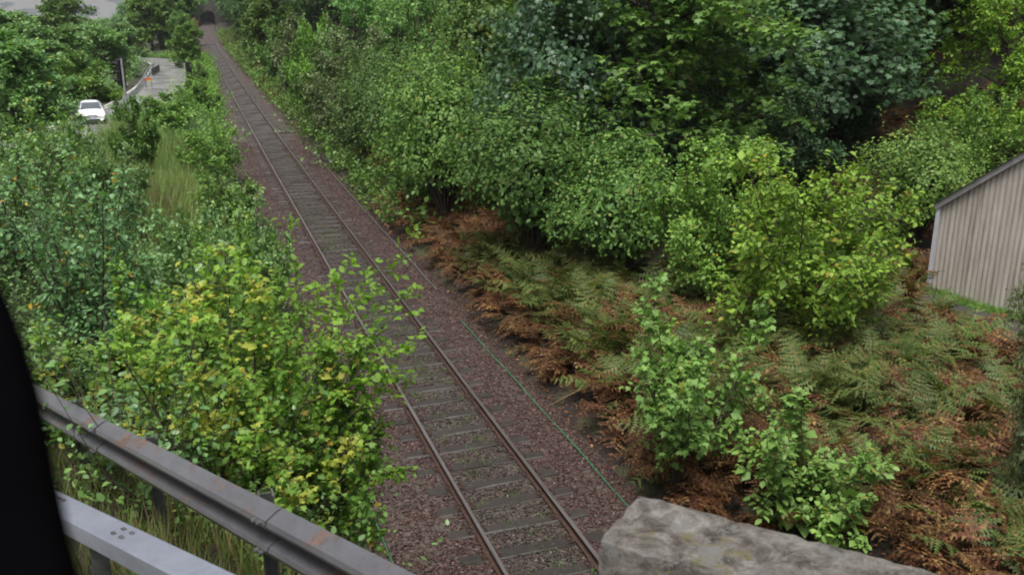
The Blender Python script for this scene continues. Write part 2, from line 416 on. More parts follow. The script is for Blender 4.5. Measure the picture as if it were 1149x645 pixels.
c = ramp(nt, noise(nt, .012, 5, .6, P), [(.4, (.13, .135, .135)), (.5, (.16, .16, .155)), (.56, (.05, .065, .075))])  # grey-blue of distance haze is mixed into the hill colour
nt.links.new(c, b.inputs['Base Color']); b.inputs['Roughness'].default_value = .9; M_farhill = m

# ------------------------------------------------------------------ ground sheet
def axis(parts):
    out = []
    for a, b_, s in parts: out += list(np.arange(a, b_, s))
    out.append(parts[-1][1]); return np.array(out)
gx = axis([(-2600, -600, 250), (-600, -120, 40), (-120, -40, 8), (-40, -16, 1.5), (-16, 22, .4), (22, 60, 2), (60, 140, 8), (140, 600, 40), (600, 2600, 250)])
gy = axis([(-300, -40, 40), (-40, 0, 4), (0, 45, .45), (45, 110, 1.3), (110, 220, 4), (220, 600, 20), (600, 3200, 200)])
GX, GY = np.meshgrid(gx, gy)
V = np.stack([GX, GY, hgt(GX, GY)], -1).reshape(-1, 3)
nx, ny = len(gx), len(gy)
i = (np.arange(ny - 1)[:, None] * nx + np.arange(nx - 1)[None, :]).ravel()
T = np.stack([i, i + 1, i + nx + 1, i + nx], 1)
link('ground', mesh_np('ground', V, T, [M_soil], True), kind='structure', label='brown and mossy soil of the banks beside the railway')

# far valley side (the pale hill past the road)
xs = np.linspace(-2300, 300, 60); ys = np.linspace(1500, 2900, 24)
HX, HY = np.meshgrid(xs, ys)
HZ = -40 + 230 * sstep(1500, 2600, HY) * (0.75 + .25 * np.sin(HX * .003 + 1) * np.cos(HX * .0011)) + 6 * np.sin(HX * .02) * np.cos(HY * .017)
i = (np.arange(23)[:, None] * 60 + np.arange(59)[None, :]).ravel()
link('far_hill', mesh_np('far_hill', np.stack([HX, HY, HZ], -1).reshape(-1, 3), np.stack([i, i + 1, i + 61, i + 60], 1), [M_farhill], True), kind='structure', label='pale far hillside beyond the valley')

# ------------------------------------------------------------------ road
rp = [(10.4, -16.0, 5.0), (-2.8, -4.2, 5.0), (-6.2, -.4, 5.0), (-9.0, 4.8, 4.75)]
for yy in (10.2, 16, 22, 30, 38, 45, 52, 60, 66, 72, 78, 84, 92, 100, 110, 120, 130, 140): rp.append((road_x(yy), yy, road_z(yy)))
rp += [(-7.2, 149, .3), (-11, 156.5, .28), (-18, 161, .2), (-28, 163.5, .05), (-45, 165, -.4), (-80, 164, -1.5)]
rp = np.array(rp, float)
t0 = np.arange(len(rp)); tt = np.linspace(0, len(rp) - 1, 180)
rc = np.stack([np.interp(tt, t0, rp[:, k]) for k in range(3)], 1)
for _ in range(6): rc[1:-1] = (rc[:-2] + 2 * rc[1:-1] + rc[2:]) / 4
def ribbon(line, a, b_, dz):
    d = np.gradient(line[:, :2], axis=0); d /= np.linalg.norm(d, axis=1)[:, None] + 1e-9
    n = np.stack([d[:, 1], -d[:, 0]], 1)
    L = np.c_[line[:, :2] + n * a, line[:, 2] + dz]; Rr = np.c_[line[:, :2] + n * b_, line[:, 2] + dz]
    V = np.empty((len(line) * 2, 3)); V[0::2] = L; V[1::2] = Rr
    k = np.arange(len(line) - 1) * 2
    return V, np.stack([k, k + 2, k + 3, k + 1], 1)
V, T = ribbon(rc, -RHW, RHW, .05)
road = link('road', mesh_np('road', V, T, [M_asphalt], True), kind='structure', label='wet grey road bending away beside the railway')
V, T = ribbon(rc[20:], -RHW + .12, -RHW + .22, .056); link('edge_line', mesh_np('edge_line', V, T, [M_paint]), road)
V, T = ribbon(rc[20:], RHW - .22, RHW - .12, .056); link('edge_line', mesh_np('edge_line', V, T, [M_paint]), road)

# ------------------------------------------------------------------ railway
YT = np.r_[np.arange(-14, 60, 2.0), np.arange(60, 200, 6.0), np.arange(200, 471, 20.0)]
bm_prof = [(-2.75, -.42), (-2.35, -.2), (-2.0, -.06), (-1.3, -.045), (1.3, -.045), (1.95, -.06), (2.35, -.2), (2.75, -.42)]
mb = MB(); mb.extrude(bm_prof, [(tx(y), y, 0) for y in YT], closed=False)
link('ballast_bed', mb.mesh('ballast_bed', M_ballast), kind='structure', label='reddish brown stone ballast under the railway track')
track = empty('railway_track', (0, 11, 0), 'single railway track with rusty rails running away through the woods', 'railway track')
def trk(o): o.location = (0, -11, 0); return o
half = [(0.07, 0), (.07, .012), (.012, .032), (.010, .105), (.035, .118), (.036, .146), (.026, .155)]
prof = half + [(-a, z) for a, z in reversed(half)]
for s in (-1, 1):
    mb = MB(); mb.extrude(prof, [(tx(y) + s * .7525, y, 0) for y in YT])
    me = mb.mesh('rail', M_rust); me.materials.append(M_steel)
    for p in me.polygons:
        if abs(p.normal.z) > .3 and p.center.z > .14: p.material_index = 1
    trk(link('rail', me, track))
for yj in (18.6, 36.9, 55.2):
    for s in (-1, 1):
        for q in (-1, 1):
            mb = MB(); mb.box((tx(yj) + s * .7525 + q * .028, yj, .068), (.03, .56, .07), taper=.9)
            for b_ in (-.2, -.07, .07, .2): mb.tube([(tx(yj) + s * .7525 + q * .03, yj + b_, .068), (tx(yj) + s * .7525 + q * .062, yj + b_, .068)], .017, 6)
            trk(ob(mb, 'fishplate', M_chair, track))
rng = np.random.default_rng(5)
def rough_box(sx, sy, sz, j, seed, nxs=4):
    r = np.random.default_rng(seed); V = []; F = []
    for a in range(nxs + 1):
        x = -sx / 2 + sx * a / nxs
        for (yy, zz) in ((-sy / 2, -sz), (-sy / 2, -sz * .1), (-sy / 2 + sy * .07, 0), (sy / 2 - sy * .07, 0), (sy / 2, -sz * .1), (sy / 2, -sz)):
            V.append((x + r.normal() * j, yy + r.normal() * j, zz + r.normal() * j * .5))
    for a in range(nxs):
        for k in range(6):
            F.append((a * 6 + k, a * 6 + (k + 1) % 6, (a + 1) * 6 + (k + 1) % 6, (a + 1) * 6 + k))
    F += [tuple(range(6))[::-1], tuple(range(nxs * 6, nxs * 6 + 6))]
    return V, F
sl_meshes = [mesh_py('sleeper', *rough_box(2.5, .26, .2, .010, 30 + k), [M_sleeper]) for k in range(5)]
cm = MB(); cm.box((0, 0, .012), (.34, .19, .03), taper=.9); cm.box((-.105, 0, .05), (.05, .13, .07), taper=.6); cm.box((.105, 0, .05), (.05, .13, .07), taper=.6)
for a in (-.14, .14):
    for b_ in (-.06, .06): cm.box((a, b_, .035), (.035, .035, .03))
chair_me = cm.mesh('rail_chair', M_chair)
SLP = 0.78; k = 0; y = -13.0
SLEEPER_Y = []
while y < 215:
    o = link('sleeper', sl_meshes[k % 5], track)
    o.location = (tx(y) + rng.normal() * .02, y - 11, -.016); o.rotation_euler = (0, 0, rng.normal() * .012 + (math.pi if k % 2 else 0))
    SLEEPER_Y.append(y)
    if 5 < y < 60:
        for s in (-1, 1):
            c_ = link('rail_chair', chair_me, o); c_.location = (s * .7525, 0, .012)
    y += SLP + rng.normal() * .02; k += 1

# loose ballast stones (nobody could count them)
def scatter_stones(name, label, n, ulo, uhi, y0, y1, mat, seed, size=(.028, .06), bias=1.6, hole=None):
    r = np.random.default_rng(seed)
    yv = y0 + (y1 - y0) * r.random(n) ** bias; u = ulo + (uhi - ulo) * r.random(n)
    if hole is not None:                                 # keep clear of sleepers
        sy = np.array(SLEEPER_Y); d = np.abs(yv[:, None] - sy[None, :]).min(1)
        keep = (d > .14) | (np.abs(u) > 1.24) | (r.random(n) < .16)
        keep &= np.abs(np.abs(u) - .7525) > .06
        yv, u = yv[keep], u[keep]; n = len(u)
    z = np.interp(u, [q[0] for q in bm_prof], [q[1] for q in bm_prof])
    base = np.array([(-1, -.9, 0), (.9, -1, .1), (1, .9, -.1), (-.9, 1, .1), (.15, -.1, .95), (-.1, .1, -.9)], float)
    F6 = np.array([(0, 1, 4), (1, 2, 4), (2, 3, 4), (3, 0, 4), (1, 0, 5), (2, 1, 5), (3, 2, 5), (0, 3, 5)])
    S = r.uniform(size[0], size[1], (n, 1, 1)) * r.uniform(.6, 1.15, (n, 1, 3))
    Vv = base[None] * S * .5 + r.normal(0, .006, (n, 6, 3))
    q = r.normal(size=(n, 4)); q /= np.linalg.norm(q, axis=1)[:, None]; w, x, yq, zq = q.T
    Rm = np.stack([np.stack([1 - 2 * (yq**2 + zq**2), 2 * (x*yq - zq*w), 2 * (x*zq + yq*w)], -1), np.stack([2 * (x*yq + zq*w), 1 - 2 * (x**2 + zq**2), 2 * (yq*zq - x*w)], -1), np.stack([2 * (x*zq - yq*w), 2 * (yq*zq + x*w), 1 - 2 * (x**2 + yq**2)], -1)], 1)
    Vv = np.einsum('nij,nkj->nki', Rm, Vv)
    Vv += np.stack([u + tx(yv), yv, z + r.uniform(-.005, .022, n)], 1)[:, None, :]
    T = (F6[None] + (np.arange(n) * 6)[:, None, None]).reshape(-1, 3)
    link(name, mesh_np(name, Vv.reshape(-1, 3), T, [mat]), kind='stuff', label=label, cat='ballast')
scatter_stones('ballast_stones', 'loose reddish ballast stones on the right shoulder of the track', 26000, .8, 2.5, 9, 62, M_stone, 1, hole=1)
scatter_stones('ballast_stones', 'loose reddish ballast stones on the left shoulder of the track', 24000, -2.6, -.8, 9, 62, M_stone, 2, hole=1)
scatter_stones('ballast_stones', 'weathered grey ballast stones lying between the rails', 24000, -.75, .75, 9, 62, M_stone_in, 3, hole=1)

def cable(name, label, u, y0, y1, r, mat, seed, sag=.05, n=60):
    g = np.random.default_rng(seed); pts = []
    for q in np.linspace(y0, y1, n):
        uu = u + .025 * math.sin(q * .35 + seed)
        z = np.interp(uu, [a[0] for a in bm_prof], [a[1] for a in bm_prof]) + r + .022 + .012 * math.sin(q * 1.7)
        pts.append((tx(q) + uu, q, z))
    mb = MB(); mb.tube(pts, r, 6)
    ob(mb, name, mat, None, True, label=label, cat='cable')
cable('lineside_cable', 'bright green cable lying along the right edge of the ballast', 2.03, 2, 24, .015, M_green, 2)
cable('lineside_cable', 'short green cable on the ballast under the yellowing maple', -2.25, 3, 17, .014, M_green, 5)
cable('lineside_cable', 'dull grey cable on the right ballast farther up the line', 2.12, 27, 56, .026, M_greycable, 3)
for (px, py), s, lab in (((354, 174), .20, 'small white stone at the end of the grey cable'), ((371, 182), .15, 'small grey-white stone under the trackside bushes')):
    p = on(px, py, -.1); V, F = rough_box(s, s * .8, s * .7, .02, int(px), 3)
    o = link('lineside_stone', mesh_py('lineside_stone', V, F, [M_rock]), None, lab, 'stone', loc=(p[0], p[1], -.1 + s * .6)); bevel(o, .02)

# ------------------------------------------------------------------ bridge under the viewpoint, parapet, barriers
A = np.array([-2.88, 3.5]); dpar = np.array([.67, -.742]); dpar /= np.linalg.norm(dpar); nin = np.array([-dpar[1] * -1, -dpar[0]])
nin = np.array([-.742, -.67]); nin /= np.linalg.norm(nin)
br = empty('road_bridge', (-3.4, 0, 0), 'stone and concrete road bridge carrying the lane over the railway', 'bridge')
def bpt(a, w, z): q = A + dpar * a + nin * w; return (q[0] + 3.4, q[1], z)
mb = MB()
dk = [bpt(-.3, .06, 4.55), bpt(14, .06, 4.55), bpt(14, 8.2, 4.55), bpt(-.3, 8.2, 4.55)]
dk2 = [(x, y_, 5.02) for x, y_, z in dk]
mb.add(dk + dk2, [(0, 3, 2, 1), (4, 5, 6, 7), (0, 1, 5, 4), (1, 2, 6, 5), (2, 3, 7, 6), (3, 0, 4, 7)])
ob(mb, 'deck', M_mortar, br)
mb = MB(); mb.box((-.25, -3.6, 2.1), (.9, 13.0, 4.86)); ob(mb, 'abutment', M_oldstone, br)
mb = MB(); mb.box((7.2, -7.5, 2.1), (.9, 12.0, 4.86)); ob(mb, 'abutment', M_oldstone, br)

par = empty('bridge_parapet', (A[0], A[1], 5.0), 'rough grey stone bridge parapet with pale and yellow lichen', 'parapet', rot=(0, 0, math.atan2(dpar[1], dpar[0])))
PT = 1.27
def rock(sx, sy, sz, seed, j, n=(6, 4, 3)):
    """rounded rough block: subdivided box, pushed about"""
    r = np.random.default_rng(seed); import itertools
    pts = {}; V = []; F = []
    def vid(a, b_, c_):
        if (a, b_, c_) not in pts:
            q = np.array([a / n[0] - .5, b_ / n[1] - .5, c_ / n[2] - .5])
            e = np.maximum(np.abs(q) - .36, 0) / .14; k = 1 - .008 * max(0, (e > .5).sum() - 1)
            pts[(a, b_, c_)] = len(V); V.append(q * k * np.array([sx, sy, sz]) + r.normal(0, j, 3))
        return pts[(a, b_, c_)]
    for ax in range(3):
        o1, o2 = [q for q in range(3) if q != ax]
        for side in (0, n[ax]):
            for a in range(n[o1]):
                for b_ in range(n[o2]):
                    idx = []
                    for (da, db) in ((0, 0), (1, 0), (1, 1), (0, 1)):
                        t = [0, 0, 0]; t[ax] = side; t[o1] = a + da; t[o2] = b_ + db; idx.append(vid(*t))
                    flip = (side == 0) ^ (ax == 1)
                    F.append(idx[::-1] if flip else idx)
    return V, F
a = 0.0; r_ = random.Random(4); k = 0
while a < 6.5:
    L = r_.uniform(1.25, 1.7)
    V, F = rock(L - .008, .46, .2, 60 + k, .0035, (26, 9, 5))
    cme = mesh_py('coping_stone', V, F, [M_parapet], True); cme.set_sharp_from_angle(angle=R(38))
    link('coping_stone', cme, par, loc=(a + L / 2, -.22, PT - .1), rot=(r_.uniform(-.01, .01), r_.uniform(-.008, .008), r_.uniform(-.01, .01)))
    a += L; k += 1
blk = [mesh_py('wall_stone', *rock(.5, .36, .235, 90 + q, .010), [M_parapet], True) for q in range(4)]
for row in range(5):
    a = .02 + (.0 if row % 2 else -.0)
    while a < 6.4:
        L = r_.uniform(.38, .62)
        o = link('wall_stone', blk[r_.randrange(4)], par, loc=(a + L / 2, -.22 + r_.uniform(-.008, .008), PT - .2 - .125 - row * .245)); o.scale = ((L - .015) / .5, 1, 1)
        a += L
mb = MB(); mb.box((3.2, -.22, .3), (6.3, .29, 1.5)); ob(mb, 'mortar_core', M_mortar, par)

# crash barrier with a W-shaped beam
B0 = at(440, 632, 4.5); B1 = at(45, 434, 9.4)
bdir = (B1 - B0) / np.linalg.norm(B1 - B0)
wprof = [(0, 0), (.03, -.008), (.10, -.045), (.11, -.075), (.10, -.10), (.02, -.135), (0, -.15), (0, -.165), (.02, -.18), (.10, -.215), (.11, -.24), (.10, -.27), (.03, -.307), (0, -.315)]
wprof = [(-q, z) for q, z in wprof] ; wprof = wprof + [(q + .005, z) for q, z in reversed(wprof)]
bar = empty('crash_barrier', (B0[0], B0[1], 5.0), 'weathered steel crash barrier with W-shaped beam beside the maple', 'crash barrier')
def loc(p): return (p[0] - B0[0], p[1] - B0[1], p[2] - 5.0)
Lb = np.linalg.norm(B1 - B0); start = -1.2; nseg = 0
cuts = [-2.6, 1.15, 4.3, Lb + 1.6]
for q in range(3):
    s0, s1 = cuts[q], cuts[q + 1] + .16
    pts = [loc(B0 + bdir * t + np.array([0, 0, .004 * q])) for t in np.linspace(s0, s1, 9)]
    pts = [(p[0] - .007 * q, p[1], p[2]) for p in pts]
    mb = MB(); mb.extrude(wprof, pts)
    bo = ob(mb, 'beam', M_galv, bar)
    for t in (s1 - .05, s1 - .11):
        for z in (-.06, -.255):
            p = loc(B0 + bdir * t); mb = MB(); mb.tube([(p[0] - .135, p[1] - .045, p[2] + z), (p[0] - .06, p[1] - .02, p[2] + z)], .014, 6); ob(mb, 'bolt', M_post, bo)
for t in (-.4, 1.6, 3.6, 5.6, 7.4):
    p = B0 + bdir * t
    q = loc(p); zb = float(hgt(p[0], p[1])) - 5.0 - .4
    mb = MB()
    for (ox, w, d_) in ((.06, .10, .012), (.14, .10, .012)): mb.box((q[0] + ox, q[1], (q[2] - .03 + zb) / 2), (d_, w, q[2] - .03 - zb))
    mb.box((q[0] + .10, q[1], (q[2] - .03 + zb) / 2), (.078, .01, q[2] - .03 - zb))
    mb.box((q[0] + .028, q[1], q[2] - .16), (.05, .09, .2))
    ob(mb, 'post', M_post, bar)

# second, nearer rail
D0 = at(215, 636, 4.6); D1 = at(60, 560, 5.9); ddir = (D1 - D0) / np.linalg.norm(D1 - D0)
bx = empty('box_beam_rail', (D0[0], D0[1], 5.0), 'pale grey box-section steel rail nearest the vehicle window', 'crash barrier')
def loc2(p): return (p[0] - D0[0], p[1] - D0[1], p[2] - 5.0)
bp = [(.075, 0), (.09, -.012), (.09, -.115), (.075, -.13), (-.075, -.13), (-.09, -.115), (-.09, -.012), (-.075, 0)]
mb = MB(); mb.extrude(bp, [loc2(D0 + ddir * t) for t in np.linspace(-2.4, 2.5, 8)]); bb = ob(mb, 'beam', M_galv2, bx)
sd = np.array([-ddir[1], ddir[0]])
for t in (1.75, 1.82, 1.89, 1.96, .75, .86):
    for s in (-.03, .03):
        p = loc2(D0 + ddir * t); mb = MB()
        rz = Matrix.Rotation(math.atan2(ddir[1], ddir[0]), 3, 'Z')
        mb.box((p[0] + sd[0] * s, p[1] + sd[1] * s, p[2] + .002), (.04, .022, .006), rz); ob(mb, 'slot_plate', M_post, bb)
for t in (-1.4, 1.2):
    p = D0 + ddir * t; q = loc2(p); zb = float(hgt(p[0], p[1])) - 5.3
    mb = MB(); mb.box((q[0], q[1], (q[2] - .13 + zb) / 2), (.09, .07, q[2] - .13 - zb)); ob(mb, 'post', M_post, bx)

# ------------------------------------------------------------------ shed
K0 = np.array([15.55, 20.92]); ke = np.array([.264, -.965]); ke /= np.linalg.norm(ke); kb = np.array([-ke[1], ke[0]])
zg = 0.05; EAVE, RISE, HALF, DEPTH = 2.92, .78, 3.6, 8.0
shed = empty('corrugated_shed', (K0[0], K0[1], zg), 'shed with cream ribbed sheet gable and white corner trim at the wood edge', 'shed', rot=(0, 0, math.atan2(ke[1], ke[0])))
def wave(x): return .021 * (1 - 2 * abs(((x / .146) % 1) - .5) ** 1.3 * 1.6)
def top(x): return EAVE + RISE * (x if x < HALF else 2 * HALF - x)
x = 0.0; q = 0; r_ = random.Random(8)
while x < 2 * HALF - .01:
    x1 = min(x + 1.022, 2 * HALF); cols = np.arange(x, x1 + .075, .0146); cols = cols[cols <= 2 * HALF + .001]
    V = []; F = []
    lift = -.004 * (q % 2)
    for c_ in cols:
        yv = -wave(c_) + lift
        for z in (-.25, .9, 1.7, 2.5): V.append((c_, yv + (0 if z < 1 else .0), z))
        V.append((c_, yv, top(c_)))
    for a in range(len(cols) - 1):
        for b_ in range(4): F.append((a * 5 + b_, a * 5 + 5 + b_, a * 5 + 6 + b_, a * 5 + 1 + b_))
    link('wall_sheet', mesh_py('wall_sheet', V, F, [M_sheet]), shed)
    x = x1; q += 1
# side wall, away from the camera, and roof
mb = MB(); mb.box((.03, DEPTH / 2 + .04, EAVE / 2 - .1), (.05, DEPTH, EAVE + .2)); ob(mb, 'side_wall', M_sheet, shed)
mb = MB(); mb.box((2 * HALF - .03, DEPTH / 2 + .04, EAVE / 2 - .1), (.05, DEPTH, EAVE + .2)); ob(mb, 'side_wall', M_sheet, shed)
for s in (0, 1):
    V = []; F = []; ys_ = np.arange(-.16, DEPTH + .1, .0365)
    for yv in ys_:
        w_ = .02 * math.cos(yv / .146 * 2 * math.pi)
        for (xx) in (-.18, HALF + .0):
            z = EAVE + RISE * xx + .07 + w_
            V.append((xx if s == 0 else 2 * HALF - xx, yv, z + (.006 if s else 0)))
    for a in range(len(ys_) - 1): F.append((a * 2, a * 2 + 1, a * 2 + 3, a * 2 + 2) if s else (a * 2, a * 2 + 2, a * 2 + 3, a * 2 + 1))
    rf = link('roof', mesh_py('roof', V, F, [M_roof]), shed)
    ang = math.atan(RISE) * (1 if s == 0 else -1)
    xm = HALF / 2 - .09; xm = xm if s == 0 else 2 * HALF - xm
    mb = MB(); mb.box((xm, -.10, EAVE + RISE * (HALF / 2 - .09) - .015), ((HALF + .2) / math.cos(ang), .035, .17), Matrix.Rotation(-ang, 3, 'Y')); ob(mb, 'barge_board', M_barge, shed)
mb = MB(); mb.box((-.035, -.035, EAVE / 2 - .12), (.11, .09, EAVE + .16)); ob(mb, 'corner_trim', M_white, shed)
mb = MB(); mb.box((-.12, DEPTH / 2, EAVE - .08), (.11, DEPTH + .2, .1)); ob(mb, 'gutter', M_white, shed)

# path beside the shed
pp = np.array([on(1035, 347, .0), on(1060, 357, .0), on(1085, 366, .0), on(1112, 376, .0), on(1160, 398, .0), on(1230, 430, .0)])
pp = np.array([[p[0], p[1], float(hgt(p[0], p[1])) + .06] for p in pp])
V, T = ribbon(np.array([[np.interp(t, range(6), pp[:, c_]) for c_ in range(3)] for t in np.linspace(0, 5, 30)]), -.42, .42, .02)
V[:, 2] = hgt(V[:, 0], V[:, 1]) + .07
link('path', mesh_np('path', V, T, [M_path], True), kind='structure', label='narrow dark path past the shed')

# ------------------------------------------------------------------ roadside: car, signals, rail, markers
def make_car(p, yaw):
    root = empty('white_car', p, 'white car with headlights on, facing us at the traffic signal', 'car', rot=(0, 0, yaw), scale=(.93, .93, .93))
    # stations along x (front = +x): x, z_low, z_belt, z_top, w_low, w_belt, w_top
    st = [(2.08, .30, .58, .60, .62, .70, .66), (2.0, .24, .66, .70, .74, .80, .74), (1.6, .22, .76, .82, .80, .86, .74), (1.05, .22, .86, .93, .82, .88, .70),
          (.75, .22, .90, 1.02, .82, .88, .66), (.2, .22, .92, 1.40, .83, .88, .58), (-.5, .22, .93, 1.47, .83, .88, .60), (-1.2, .22, .94, 1.42, .83, .88, .58),
          (-1.75, .24, .94, 1.14, .80, .86, .60), (-2.0, .28, .86, .95, .74, .80, .62), (-2.08, .34, .7, .74, .66, .72, .6)]
    V = []; F = []
    for x_, zl, zb, zt, wl_, wb, wt in st:
        zm = (zl + zb) / 2
        ring = [(-wl_, zl), (-wb - .02, zm), (-wb, zb), (-wt, zt - .03), (-wt * .6, zt + .01), (0, zt + .02), (wt * .6, zt + .01), (wt, zt - .03), (wb, zb), (wb + .02, zm), (wl_, zl)]
        V += [(x_, a_, z_) for a_, z_ in ring]
    n = 11
    for a_ in range(len(st) - 1):
        for k_ in range(n): F.append((a_ * n + k_, a_ * n + (k_ + 1) % n, (a_ + 1) * n + (k_ + 1) % n, (a_ + 1) * n + k_))
    F += [tuple(range(n)), tuple(range((len(st) - 1) * n, len(st) * n))[::-1]]
    body = link('body', mesh_py('body', V, F, [M_carwhite], True), root); 
    sm = body.modifiers.new('sub', 'SUBSURF'); sm.levels = 1; sm.render_levels = 1
    def q4(name, pts, mat, thick=.015, parent=root):
        P = [Vector(a_) for a_ in pts]; nrm = (P[1] - P[0]).cross(P[2] - P[0]).normalized()
        V_ = [a_ + nrm * thick for a_ in P] + [a_ - nrm * thick for a_ in P]
        return link(name, mesh_py(name, V_, [(0, 1, 2, 3), (7, 6, 5, 4), (0, 4, 5, 1), (1, 5, 6, 2), (2, 6, 7, 3), (3, 7, 4, 0)], [mat]), parent)
    q4('windscreen', [(.88, -.66, .99), (.88, .66, .99), (.26, .54, 1.37), (.26, -.54, 1.37)], M_glass, .03)
    q4('rear_window', [(-1.75, .56, 1.12), (-1.75, -.56, 1.12), (-1.3, -.52, 1.38), (-1.3, .52, 1.38)], M_glass, .03)
    for s in (-1, 1):
        q4('side_window', [(.55, s * .85, .97), (-.4, s * .86, .98), (-.4, s * .66, 1.38), (.15, s * .63, 1.36)], M_glass, .03)
        q4('side_window', [(-.48, s * .86, .98), (-1.35, s * .84, .98), (-1.15, s * .64, 1.36), (-.48, s * .66, 1.38)], M_glass, .03)
        mb = MB(); mb.tube([(2.0, s * .60, .64), (2.045, s * .58, .635)], [.13, .10], 10); ob(mb, 'headlight', M_lamp, root)
        mb = MB(); mb.box((.62, s * .98, 1.0), (.12, .18, .12), taper=.8); ob(mb, 'wing_mirror', M_carwhite, root, bev=.02)
        for xx in (1.3, -1.3):
            w = empty('wheel', (xx, s * .80, .31), 'wheel', None); w.parent = root; del w['label']
            if 'category' in w: del w['category']
            mb = MB(); mb.tube([(0, -.1, 0), (0, .1, 0)], .31, 20); ob(mb, 'tyre', M_tyre, w, bev=.03)
            mb = MB(); mb.tube([(0, s * .085, 0), (0, s * .112, 0)], .2, 14); ob(mb, 'rim', M_rim, w)
    mb = MB(); mb.box((2.045, 0, .60), (.06, .62, .16)); ob(mb, 'grille', M_black, root, bev=.02)
    mb = MB(); mb.box((2.06, 0, .36), (.06, .95, .12)); ob(mb, 'lower_grille', M_black, root, bev=.02)
    mb = MB(); mb.box((2.10, 0, .46), (.02, .5, .11)); ob(mb, 'number_plate', M_white, root)
cp = on(104, 138.5, .9)
make_car((cp[0], cp[1], float(road_z(cp[1])) + .07), R(-84))

def signal(base, top_z, rot, label, head_h=1.15, side=1):
    root = empty('traffic_signal', base, label, 'traffic light', rot=(0, 0, rot))
    h = top_z - base[2]
    mb = MB(); mb.tube([(0, 0, -.2), (0, 0, h)], .055, 10); ob(mb, 'pole', M_grey, root)
    hz = h - head_h * .5 - .05
    mb = MB(); mb.box((.0, -.34 * side, hz), (.24, .34, head_h), None); hd = ob(mb, 'signal_head', M_black, root, bev=.03)
    mb = MB(); mb.box((-.125, -.34 * side, hz), (.02, .56, head_h + .22)); ob(mb, 'backing_board', M_black, root, bev=.01)
    for z in (.4, -.4):
        mb = MB(); mb.box((0, -.12 * side, hz + z * head_h), (.05, .2, .05)); ob(mb, 'bracket', M_black, root)
    for k_, mt in ((.31, M_lens_r), (0, M_lens_a), (-.31, M_lens_g)):
        zc = hz + k_ * head_h
        mb = MB(); mb.tube([(.12, -.34 * side, zc), (.135, -.34 * side, zc)], .105, 14); ob(mb, 'lens', mt, hd)
        V = []; F = []
        for k2, tt_ in enumerate(np.linspace(-.35, math.pi + .35, 11)):
            for xx, ln in ((.12, 1), (.12 + .26 * (1 if .6 < tt_ < 2.6 else .55), 1)):
                for rr in (.125, .135): V.append((xx, -.34 * side + rr * math.cos(tt_), zc + rr * math.sin(tt_)))
        for k2 in range(10):
            a_ = k2 * 4; b2 = a_ + 4
            F += [(a_, b2, b2 + 2, a_ + 2), (a_ + 1, a_ + 3, b2 + 3, b2 + 1), (a_ + 2, b2 + 2, b2 + 3, a_ + 3), (a_, a_ + 1, b2 + 1, b2)]
        link('visor', mesh_py('visor', V, F, [M_black]), hd)
p = at(136, 66, 44.0); zb = float(hgt(p[0], p[1]))
signal((p[0], p[1], zb), p[2], R(205), 'black three-lamp traffic signal on grey pole right of the white car', 1.22)
p = at(207, 72, 92.0); zb = float(hgt(p[0], p[1]))
signal((p[0], p[1], zb), p[2] + .1, R(100), 'small far traffic signal seen from behind by the road bend', 1.15)

# low white roadside rail with posts
rpts = [on(131, 119, 1.0), on(150, 103, 1.0), on(158, 93, 1.0), on(165, 80, 1.0), on(172, 71, .9)]
rr_ = empty('roadside_rail', (rpts[0][0], rpts[0][1], .5), 'thin pale roadside guard rail along the left of the far road', 'guard rail')
o0 = Vector((rpts[0][0], rpts[0][1], .5))
mb = MB(); mb.extrude([(.04, .12), (.04, -.12), (-.04, -.12), (-.04, .12)], [Vector(p) - o0 for p in rpts]); ob(mb, 'beam', M_galv2, rr_)
for t in np.linspace(0, 4, 17):
    p = np.array([np.interp(t, range(5), [q[c_] for q in rpts]) for c_ in range(3)]); zb = float(hgt(p[0], p[1])) - .2
    mb = MB(); mb.box(tuple(Vector((p[0], p[1], (p[2] - .13 + zb) / 2)) - o0), (.09, .09, p[2] - .13 - zb)); ob(mb, 'post', M_post, rr_)
# red and yellow board on the verge
p = on(164.5, 99, .6)
bo = empty('marker_board', (p[0] + .25, p[1] - .6, float(hgt(p[0], p[1]))), 'small red and yellow marker board beside the far road', 'marker board', rot=(0, 0, R(-8)))
mb = MB(); mb.box((0, 0, 1.02), (.56, .05, .17)); ob(mb, 'red_panel', M_red, bo, bev=.01)
mb = MB(); mb.box((.03, 0, .86), (.46, .05, .12)); ob(mb, 'yellow_panel', M_yellow, bo, bev=.01)
for s in (-.25, .25):
    mb = MB(); mb.box((s, .04, .35), (.05, .03, 1.3)); ob(mb, 'leg', M_post, bo)
# dark close-boarded fence panels left of the bend
p = on(171, 86, .3)
fe = empty('dark_fence', (p[0], p[1], .3), 'dark boarded fence panel at the left edge of the road bend', 'fence', rot=(0, 0, R(85)))
for k_ in range(9):
    mb = MB(); mb.box((k_ * .9 + .4, 0, .35), (.82, .06, 1.0)); ob(mb, 'panel', M_black, fe)

